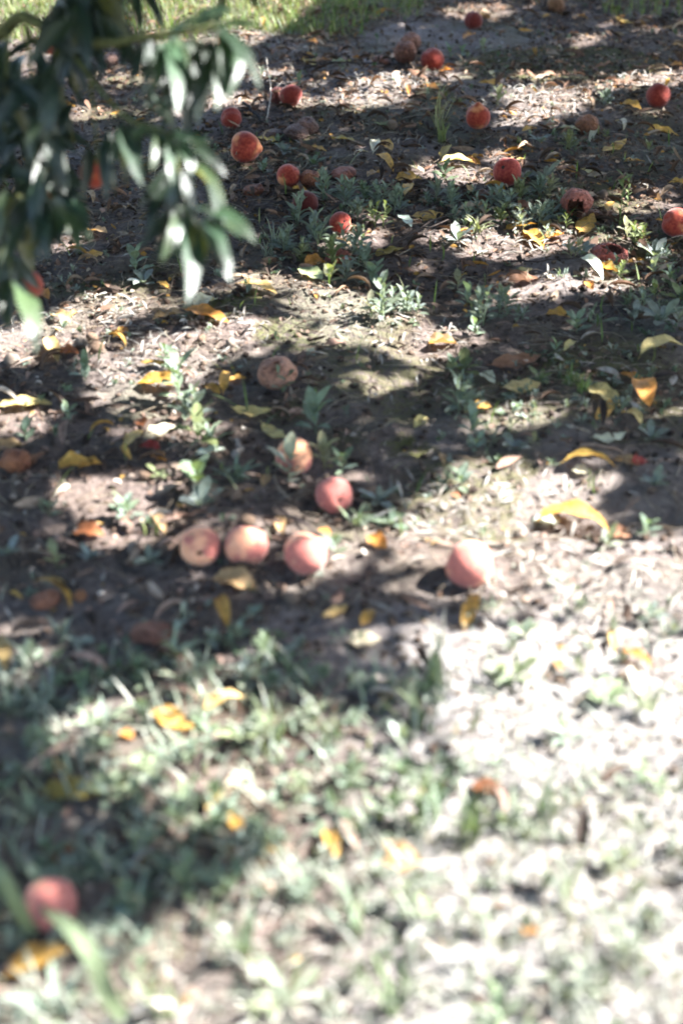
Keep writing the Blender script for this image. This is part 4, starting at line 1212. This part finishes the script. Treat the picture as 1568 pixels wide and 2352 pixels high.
WEEDS = [
 (690, 520, 80, 'A'), (740, 470, 84, 'A'), (725, 560, 80, 'A'), (768, 610, 84, 'A'), (802, 585, 78, 'A'), (655, 575, 66, 'A'), (835, 612, 70, 'A'), (757, 652, 50, 'C'), (690, 606, 60, 'A'),
 (868, 482, 74, 'A'), (905, 492, 86, 'A'), (842, 470, 60, 'A'), (635, 560, 54, 'D'), (790, 480, 70, 'A'), (820, 520, 60, 'A'), (870, 530, 60, 'A'), (800, 640, 60, 'A'), (855, 650, 60, 'C'), (610, 590, 40, 'D'),
 (1008, 455, 62, 'A'), (1040, 480, 60, 'A'), (1078, 470, 50, 'A'), (1132, 478, 62, 'A'), (1160, 490, 56, 'A'), (1195, 462, 66, 'A'), (1232, 458, 62, 'A'), (1262, 458, 54, 'A'), (1150, 528, 56, 'A'), (1190, 535, 54, 'A'), (1230, 520, 60, 'A'),
 (1260, 505, 54, 'A'), (1252, 552, 44, 'A'), (1045, 515, 40, 'B'), (1080, 518, 44, 'A'), (1108, 505, 50, 'A'), (1020, 415, 50, 'C'), (1280, 480, 44, 'A'), (1290, 530, 40, 'A'), (980, 470, 40, 'A'), (1095, 545, 44, 'B'), (1050, 560, 40, 'B'), (1250, 420, 42, 'B'), (1205, 415, 44, 'B'),
 (1390, 252, 44, 'A'), (1302, 348, 52, 'A'), (1266, 300, 28, 'B'), (1490, 350, 26, 'B'), (1392, 318, 20, 'B'), (1140, 250, 40, 'C'), (1322, 342, 36, 'A'), (1545, 352, 24, 'B'), (1240, 338, 28, 'B'),
 (1005, 300, 76, 'D'), (1015, 330, 60, 'D'), (1421, 520, 110, 'E'), (1466, 560, 60, 'A'), (1440, 545, 54, 'C'), (1505, 575, 50, 'B'), (1530, 590, 46, 'B'), (1318, 596, 50, 'A'), (1335, 592, 44, 'B'), (1420, 640, 44, 'A'), (1405, 625, 36, 'B'), (1440, 470, 70, 'E'),
 (1540, 650, 50, 'B'), (1500, 640, 44, 'B'), (1560, 690, 46, 'B'), (1478, 712, 52, 'B'), (1520, 740, 56, 'B'), (1455, 735, 44, 'B'), (1555, 745, 46, 'C'), (1500, 690, 42, 'B'), (1440, 700, 40, 'B'),
 (880, 735, 118, 'A'), (945, 722, 66, 'A'), (905, 700, 60, 'A'), (850, 722, 50, 'C'), (1105, 745, 110, 'A'), (1150, 722, 80, 'A'), (1072, 700, 60, 'C'), (1185, 735, 50, 'A'), (1085, 770, 44, 'C'), (1325, 755, 56, 'C'), (1362, 735, 40, 'B'), (1275, 800, 36, 'C'), (1050, 665, 46, 'C'), (1290, 640, 20, 'B'),
 (1062, 842, 56, 'B'), (1035, 840, 46, 'C'), (1062, 945, 110, 'A'), (1080, 990, 60, 'B'), (1240, 868, 36, 'B'), (1310, 880, 44, 'D'), (1335, 905, 50, 'D'), (1068, 880, 40, 'B'), (1170, 990, 36, 'B'), (1130, 1010, 40, 'B'), (1495, 1005, 44, 'B'), (1425, 945, 40, 'B'), (1340, 640, 20, 'B'),
 (410, 915, 132, 'C'), (385, 845, 60, 'A'), (455, 1018, 110, 'C'), (440, 960, 80, 'B'), (480, 1010, 60, 'B'), (195, 868, 66, 'C'), (650, 905, 60, 'C'), (625, 880, 30, 'C'), (725, 985, 96, 'C'), (745, 1070, 80, 'C'), (664, 1100, 96, 'C'), (785, 1075, 60, 'C'), (545, 1105, 62, 'B'),
 (458, 1130, 92, 'C'), (462, 1175, 60, 'B'), (290, 1185, 66, 'C'), (128, 1290, 62, 'C'), (205, 1275, 34, 'B'), (312, 620, 62, 'C'), (330, 640, 40, 'B'), (365, 1100, 30, 'B'), (115, 1190, 50, 'C'), (20, 1270, 40, 'B'), (345, 1290, 40, 'B'), (160, 960, 40, 'B'), (60, 1010, 60, 'C'),
 (870, 1140, 50, 'B'), (900, 1190, 60, 'B'), (820, 1200, 50, 'B'), (770, 1165, 46, 'B'), (1010, 1100, 46, 'B'), (1060, 1100, 60, 'C'), (1090, 1030, 44, 'B'), (1180, 1030, 40, 'B'), (1500, 1120, 40, 'B'), (1390, 1260, 56, 'C'), (1480, 1240, 46, 'B'), (1225, 1020, 30, 'B'), (770, 1280, 50, 'B'), (690, 1330, 40, 'B'), (1110, 1350, 50, 'B'), (1130, 1410, 40, 'B'),
 (140, 1450, 70, 'C'), (60, 1520, 90, 'C'), (110, 1600, 90, 'C'), (35, 1620, 90, 'C'), (230, 1660, 100, 'C'), (410, 1520, 90, 'C'), (440, 1590, 100, 'C'), (610, 1510, 90, 'C'), (560, 1560, 90, 'C'), (340, 1560, 90, 'A'), (300, 1520, 60, 'C'), (500, 1480, 70, 'A'),
 (720, 1680, 90, 'C'), (760, 1720, 100, 'C'), (630, 1720, 110, 'C'), (680, 1560, 70, 'C'), (560, 1700, 90, 'B'), (440, 1750, 100, 'A'), (330, 1790, 110, 'A'), (100, 1700, 100, 'A'), (260, 1860, 120, 'A'), (60, 1880, 110, 'C'), (420, 1880, 120, 'A'), (350, 1960, 120, 'A'), (240, 2000, 110, 'C'), (600, 1940, 110, 'A'), (680, 1840, 110, 'A'), (800, 1800, 110, 'A'),
 (900, 1790, 100, 'C'), (1000, 1600, 130, 'D'), (960, 1680, 120, 'D'), (980, 1900, 170, 'D'), (1080, 1930, 130, 'D'), (870, 1900, 110, 'C'), (1180, 1900, 110, 'C'), (1250, 1880, 130, 'D'), (420, 2050, 130, 'A'), (300, 2100, 120, 'C'), (520, 2060, 120, 'C'), (560, 2200, 140, 'D'), (700, 2080, 120, 'C'), (820, 2150, 130, 'D'), (950, 2120, 110, 'C'),
 (1100, 2160, 110, 'C'), (1300, 2080, 120, 'D'), (1400, 1980, 110, 'C'), (1450, 2200, 130, 'D'), (650, 2300, 140, 'C'), (900, 2320, 140, 'D'), (1150, 2330, 130, 'C'), (1350, 2300, 130, 'C'), (120, 2330, 160, 'C'), (380, 2340, 150, 'D'), (1500, 1800, 90, 'C'), (1300, 1700, 80, 'B'), (1380, 1620, 80, 'B'), (1180, 1560, 70, 'B'), (1480, 1640, 80, 'C'), (1500, 1420, 70, 'B'), (1200, 1460, 50, 'B'),
 (540, 145, 30, 'B'), (1035, 120, 34, 'C'), (1058, 122, 34, 'C'), (1110, 118, 36, 'C'), (640, 345, 26, 'B'), (655, 355, 30, 'B'), (605, 400, 30, 'B'), (720, 388, 30, 'B'), (1020, 225, 26, 'B'), (880, 300, 20, 'B'), (605, 165, 26, 'B'), (685, 195, 30, 'B'), (1050, 250, 22, 'B'),
]
items = []
for w in WEEDS:
    colr = None
    if w[1] > 1440:
        kd = PR.choice('AFFD') if w[3] == 'C' else w[3]
        g = PR.uniform(.8, 1.2)
        colr = PR.choice([(.23 * g, .29 * g, .22 * g), (.25 * g, .30 * g, .20 * g), (.20 * g, .26 * g, .17 * g), (.30 * g, .34 * g, .28 * g)])
        w = (w[0], w[1], w[2] * (.8 if kd != 'D' else 1), kd)
    elif w[3] == 'B' and PR.random() < .45: w = (w[0], w[1], w[2] * 1.1, PR.choice('CFFA'))
    if w[1] <= 1440 and PR.random() < .35: colr = PR.choice([(.19, .23, .11), (.24, .26, .15), (.16, .22, .15), (.26, .29, .25), (.3, .3, .2)])
    root, txt, cat = weed(*w, colr=colr)
    H = w[2]
    size = 'tall ' if (H > 95 and w[3] != 'E') else ''
    items.append([root, describe(w[0], w[1], size + txt), w[0], w[1]])
    tag(root, None, cat, 'weeds growing singly on the orchard floor' if cat == 'weed' else 'tufts of grass in the weeds')
settle_labels(items)

# two broad grass blades arching in the lower left corner
for k, (pts, wpx, lab) in enumerate([([(300, 2352, .0), (250, 2290, .07), (215, 2200, .13), (160, 2130, .15), (95, 2085, .12)], 40, 'broad pale grass blade arching over to the foreground peach'),
                                     ([(75, 2150, .0), (40, 2080, .08), (5, 2010, .13), (-30, 1960, .14)], 34, 'broad pale grass blade at the left edge beside the foreground peach')]):
    P = []
    for px, py, hh in pts:
        g, z = ground_at(px, py, hh); P.append(np.array(g))
    S = smooth_path(P, 4); m = len(S); V = []; UV = []
    for i, s in enumerate(S):
        d = S[min(i + 1, m - 1)] - S[max(i - 1, 0)]; d /= np.linalg.norm(d)
        sd = np.cross(d, [0, -.5, .8]); sd /= np.linalg.norm(sd)
        w = .5 * wpx * 1.75 / F_PX * (math.sin(math.pi * min(.97, .18 + .82 * i / (m - 1))) ** .6)
        for q in (-1, 0, 1):
            V.append(s + sd * w * q + np.cross(sd, d) * (.0 if q else -.15 * w)); UV.append((.5 + .5 * q, i / (m - 1)))
    V = np.array(V); base = V[:3].mean(0)
    root = bpy.data.objects.new('grass_plant', None); COL.objects.link(root); root.location = base; root.empty_display_size = .02
    o = obj('blade', mesh('blade', V - base, grid_faces(m, 3), UV, True, M_WEED), root)
    o.color = (.22, .28, .17, 1)
    tag(root, lab, 'grass')

# ------------------------------------------------------------------ uncountable litter, straw, clods, low weeds and grass
def sample_floor(n, dens):
    """n points of the floor in view, spread by the density function of photo position"""
    x = R.uniform(-1.85, 1.85, n * 3); y = R.uniform(.75, 6.9, n * 3)
    px, py = to_photo(x, y)
    k = (px > -150) & (px < 1720) & (py < 2500) & (R.random(n * 3) < dens(px, py, x, y))
    return x[k][:n], y[k][:n]


def flat_frames(x, y, s, lift, tilt=.5):
    n = len(x)
    a = R.uniform(0, 2 * math.pi, n)
    f = np.stack([np.cos(a), np.sin(a), R.normal(0, tilt * .45, n)], 1)
    nr = np.stack([R.normal(0, tilt, n), R.normal(0, tilt, n), np.ones(n)], 1)
    return frames(np.stack([x, y, terrain(x, y) + lift], 1), f, nr, s)


LIT = np.array([[.37, .295, .24], [.32, .225, .185], [.44, .395, .35], [.125, .085, .066], [.075, .054, .043], [.24, .155, .12], [.50, .455, .40], [.48, .30, .085], [.058, .044, .038]])


def litter_dens(px, py, x, y):
    d = .38 + .9 * (vnoise(x * 4, y * 4, 51) - .35)
    d = d + .35 * in_ell(px, py, [(150, 900, 300, 300, 0), (250, 1150, 260, 140, 0), (700, 260, 250, 90, 0), (600, 450, 200, 80, 0), (1350, 400, 260, 100, 0)])
    d = d - .55 * in_ell(px, py, [(1450, 1180, 220, 110, 0), (820, 1490, 200, 70, 0), (1300, 630, 120, 40, 0), (1010, 85, 200, 35, 0)])
    return np.clip(d, .05, 1) * np.where(py > 1500, .5, np.where(py < 700, 1.5, np.where(px > 500, .5, .9))) * np.where(in_poly(px, py, BIG) & (py > 1300), .35, 1)


frag = [leaf_geo(1, .7, 4, 2, arch=a, fold=f, curl=c, twist=t, wide=.5, seed=i)[:2] for i, (a, f, c, t) in enumerate([(.8, .2, .9, .3), (-.5, .3, .4, -.4), (1.6, .1, 1.2, .2), (.3, .4, -.8, .8)])]
long_ = [leaf_geo(1, .3, 7, 2, arch=a, fold=f, curl=c, twist=t, wide=.48, seed=i, side=.3)[:2] for i, (a, f, c, t) in enumerate([(.8, .2, 1.2, .6), (-.6, .3, .7, -.4), (1.6, .1, 1.4, .4), (.4, .3, -.9, 1.0)])]
x, y = sample_floor(22000, litter_dens); n = len(x)
nf = int(n * .88)
s = np.where(np.arange(n) < nf, R.uniform(.005, .021, n), R.uniform(.03, .08, n))
ix = np.where(np.arange(n) < nf, R.integers(0, 4, n), 4 + R.integers(0, 4, n))
cols = LIT[R.choice(len(LIT), n, p=[.12, .16, .06, .18, .15, .17, .03, .05, .08])] * R.uniform(.7, 1.25, (n, 1))
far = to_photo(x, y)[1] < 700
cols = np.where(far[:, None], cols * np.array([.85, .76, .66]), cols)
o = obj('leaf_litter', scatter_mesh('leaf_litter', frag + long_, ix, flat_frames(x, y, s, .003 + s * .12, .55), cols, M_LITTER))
tag(o, 'brown and tan dry leaf litter strewn over the soil', 'leaf litter', kind='stuff')

straw = [tube_geo([(0, 0, 0), (.03, .35, .04), (-.02, .7, .03), (.03, 1, 0)], [.011, .010, .009, .006], 3), tube_geo([(0, 0, 0), (-.08, .35, .08), (-.06, .7, .09), (.05, 1, .02)], [.011, .010, .009, .006], 3)]
x, y = sample_floor(8000, lambda px, py, x, y: .3 + .6 * vnoise(x * 3, y * 3, 55)); n = len(x)
s = R.uniform(.025, .10, n)
cols = np.array([[.30, .25, .19], [.20, .15, .11], [.10, .07, .055], [.40, .35, .28]])[R.integers(0, 4, n)]
S3 = np.stack([np.clip(s, .05, 1) * R.uniform(.7, 1.4, n), s, np.clip(s, .05, 1)], 1)
o = obj('straw', scatter_mesh('straw', straw, R.integers(0, 2, n), flat_frames(x, y, S3, .005, .18), cols, M_LITTER))
tag(o, 'fine dry straw and rootlets over the soil', 'straw', kind='stuff')

thatch = [leaf_geo(1, .10, 4, 1, arch=a, fold=.3, twist=t, wide=.4, seed=i, side=.4)[:2] for i, (a, t) in enumerate([(.5, .4), (-.4, .8), (1.0, -.5)])]


def thatch_dens(px, py, x, y):
    d = .03 + .75 * (in_poly(px, py, BIG) & (py > 1250)) + .4 * in_ell(px, py, [(1100, 1180, 260, 110, 0), (430, 800, 200, 60, -14), (900, 770, 190, 60, 0), (230, 730, 130, 70, 0), (1250, 240, 150, 50, 0), (860, 216, 110, 40, -14), (1150, 555, 180, 35, 0), (1500, 190, 110, 30, 0)])  # dry thatch laid thickest in the sun patches to whiten the lit ground
    return np.clip(d * (.4 + vnoise(x * 5, y * 5, 81)), 0, 1)


x, y = sample_floor(30000, thatch_dens); n = len(x)
s = R.uniform(.018, .055, n)
cols = np.array([[.31, .305, .285], [.36, .355, .335], [.27, .25, .225], [.31, .29, .265]])[R.integers(0, 4, n)] * R.uniform(.8, 1.2, (n, 1))
o = obj('dry_thatch', scatter_mesh('dry_thatch', thatch, R.integers(0, 3, n), flat_frames(x, y, s, .006, .3), cols, M_LITTER))
tag(o, 'pale dry grass thatch lying on the ground', 'dry grass', kind='stuff')

clod = []
for k in range(4):
    V, F = peach_geo(700 + k, .6, 0, 0, 0, .5, 7, 5)
    clod.append((V, F))
x, y = sample_floor(15000, lambda px, py, x, y: (.25 + .9 * vnoise(x * 5, y * 5, 57)) * np.where(in_poly(px, py, BIG) & (py > 1300), .25, 1)); n = len(x)
s = .003 + .017 * R.random(n) ** 3
cols = np.array([[.075, .05, .036], [.12, .085, .062], [.05, .035, .027], [.16, .125, .10]])[R.integers(0, 4, n)] * R.uniform(.7, 1.3, (n, 1))
o = obj('soil_crumbs', scatter_mesh('soil_crumbs', clod, R.integers(0, 4, n), flat_frames(x, y, s, s * .2, .4), cols, M_CLOD))
tag(o, 'small dark clods and crumbs of soil', 'soil crumbs', kind='stuff')


def sprig(seed, n, W, flat):
    r = random.Random(seed); V = []; F = []
    for i in range(n):
        az = i * 2.4 + r.uniform(-.3, .3); el = r.uniform(.05, .5) if flat else r.uniform(.2, 1.2)
        v, f, _ = leaf_geo(r.uniform(.7, 1.1), W, 4, 2, arch=r.uniform(.2, 1), fold=.25, wide=.6, seed=i)
        d = np.array([[math.cos(el) * math.cos(az), math.cos(el) * math.sin(az), math.sin(el)]])
        nr = np.array([[-math.sin(el) * math.cos(az), -math.sin(el) * math.sin(az), math.cos(el)]])
        m = frames(np.array([[r.uniform(-.25, .25), r.uniform(-.25, .25), 0 if flat else r.uniform(0, .8)]]), d, nr, np.array([1.0]))[0]
        k = len(V)
        V += list(v @ m[:, :3].T + m[:, 3]); F += [tuple(q + k for q in ff) for ff in f]
    return np.array(V), F


sprigs = [sprig(1, 7, .42, True), sprig(2, 9, .5, False), sprig(3, 8, .3, False), sprig(4, 6, .55, True), sprig(5, 9, .24, False)]


def cover_dens(px, py, x, y):
    d = .05 + .10 * (vnoise(x * 6, y * 6, 61) > .62) * (py > 500)
    d = d + .9 * in_poly(px, py, [(-200, 1440), (250, 1470), (480, 1400), (640, 1450), (700, 1560), (900, 1600), (1000, 1540), (1120, 1700), (1050, 1900), (700, 2000), (480, 2150), (-200, 2250)])
    d = d + .9 * in_ell(px, py, [(720, 560, 120, 80, 0), (1150, 490, 170, 60, 0), (1320, 335, 60, 30, 0), (1420, 540, 60, 60, 0), (1520, 680, 100, 110, 0), (900, 1150, 120, 60, 0), (1450, 550, 90, 40, 0), (1350, 900, 200, 120, 0), (1100, 1000, 100, 80, 0)])
    d = d + .25 * ((px > 500) & (py > 1850)) + .10 * ((px > 950) & (py > 1350))
    d = d + .30 * ((px < 700) & (py < 110) & (px > -50))
    return np.clip(d * (.35 + 1.1 * vnoise(x * 5, y * 5, 62)), 0, 1)


x, y = sample_floor(7200, cover_dens); n = len(x)
px, py = to_photo(x, y)
s = R.uniform(.008, .021, n) * np.where(py > 1400, 1.45, .9)
cols = np.array([[.17, .225, .165], [.20, .255, .205], [.25, .295, .255], [.14, .195, .12], [.28, .315, .26]])[R.integers(0, 5, n)] * R.uniform(.75, 1.25, (n, 1))
big = in_poly(px, py, BIG) & (py > 1300)
cols = np.where(big[:, None], cols * .45 + np.array([.12, .125, .11]), cols)  # sprigs inside the sun patch coloured paler, as if bleached by sunlight
o = obj('ground_cover', scatter_mesh('ground_cover', sprigs, R.integers(0, 5, n), flat_frames(x, y, s, .002, .2), cols, M_COVER))
tag(o, 'low small leaved weeds covering the ground', 'ground cover', kind='stuff')

blade = [leaf_geo(1, .055, 5, 1, arch=a, fold=.3, twist=t, wide=.35, seed=i)[:2] for i, (a, t) in enumerate([(.7, .2), (1.3, .6), (.3, -.3), (1.9, 0)])]


def grass_dens(px, py, x, y):
    edge = 85 + 60 * (vnoise(x * 5, y * 5, 71) - .5)
    d = 1.0 * ((px < 720) & (py < edge) & (px > -200)) + .9 * ((px < 970) & (px >= 640) & (py < edge - 25))
    d = d + .5 * ((px > 1380) & (py < 45)) + .35 * ((px > 1150) & (px < 1350) & (py < 15))
    d = d + .75 * in_poly(px, py, [(-200, 1500), (300, 1540), (640, 1480), (900, 1600), (1000, 1540), (1120, 1700), (1050, 1900), (700, 2000), (480, 2150), (-200, 2250)]) + .8 * ((py > 1900) | ((py > 1750) & (px > 950))) + .3 * ((py > 1450) & (px > 1000))
    d = d + .02 * (py > 300)
    return np.clip(d * (.5 + .9 * vnoise(x * 6, y * 6, 72)), 0, 1)


x, y = sample_floor(16000, grass_dens)
x2 = R.uniform(-2.6, .1, 12000); y2 = R.uniform(5.5, 9.5, 12000)
qx, qy = to_photo(x2, y2)
k2 = qy < 80 + 40 * (vnoise(x2 * 5, y2 * 5, 71) - .5)
x = np.concatenate([x, x2[k2]]); y = np.concatenate([y, y2[k2]]); n = len(x)
px, py = to_photo(x, y)
a = R.uniform(0, 2 * math.pi, n); el = R.uniform(.45, 1.45, n)
el = np.where(py > 1300, el * .75, el)
f = np.stack([np.cos(el) * np.cos(a), np.cos(el) * np.sin(a), np.sin(el)], 1)
nr = np.stack([-np.sin(el) * np.cos(a), -np.sin(el) * np.sin(a), np.cos(el)], 1)
s = R.uniform(.03, .085, n) * np.where(py < 200, 1.0, .95)
cols = np.array([[.14, .21, .06], [.17, .24, .07], [.20, .25, .10], [.11, .18, .06], [.26, .27, .14]])[R.integers(0, 5, n)] * R.uniform(.8, 1.25, (n, 1))
fg = np.array([[.22, .27, .205], [.27, .31, .25], [.33, .355, .30], [.17, .22, .15], [.40, .405, .35]])[R.integers(0, 5, n)] * R.uniform(.8, 1.2, (n, 1))
big = in_poly(px, py, BIG) & (py > 1300)
fg = np.where(big[:, None], fg * .45 + np.array([.12, .12, .11]), fg)  # sunlight painted into the blades that stand in the sun patch
cols = np.where((py > 1300)[:, None], fg, cols)
W3 = np.stack([np.full(n, .075), s, s], 1)
o = obj('grass', scatter_mesh('grass', blade, R.integers(0, 4, n), frames(np.stack([x, y, terrain(x, y)], 1), f, nr, W3), cols, M_GRASS))
tag(o, 'loose green grass at the back and in the foreground', 'grass', kind='stuff')
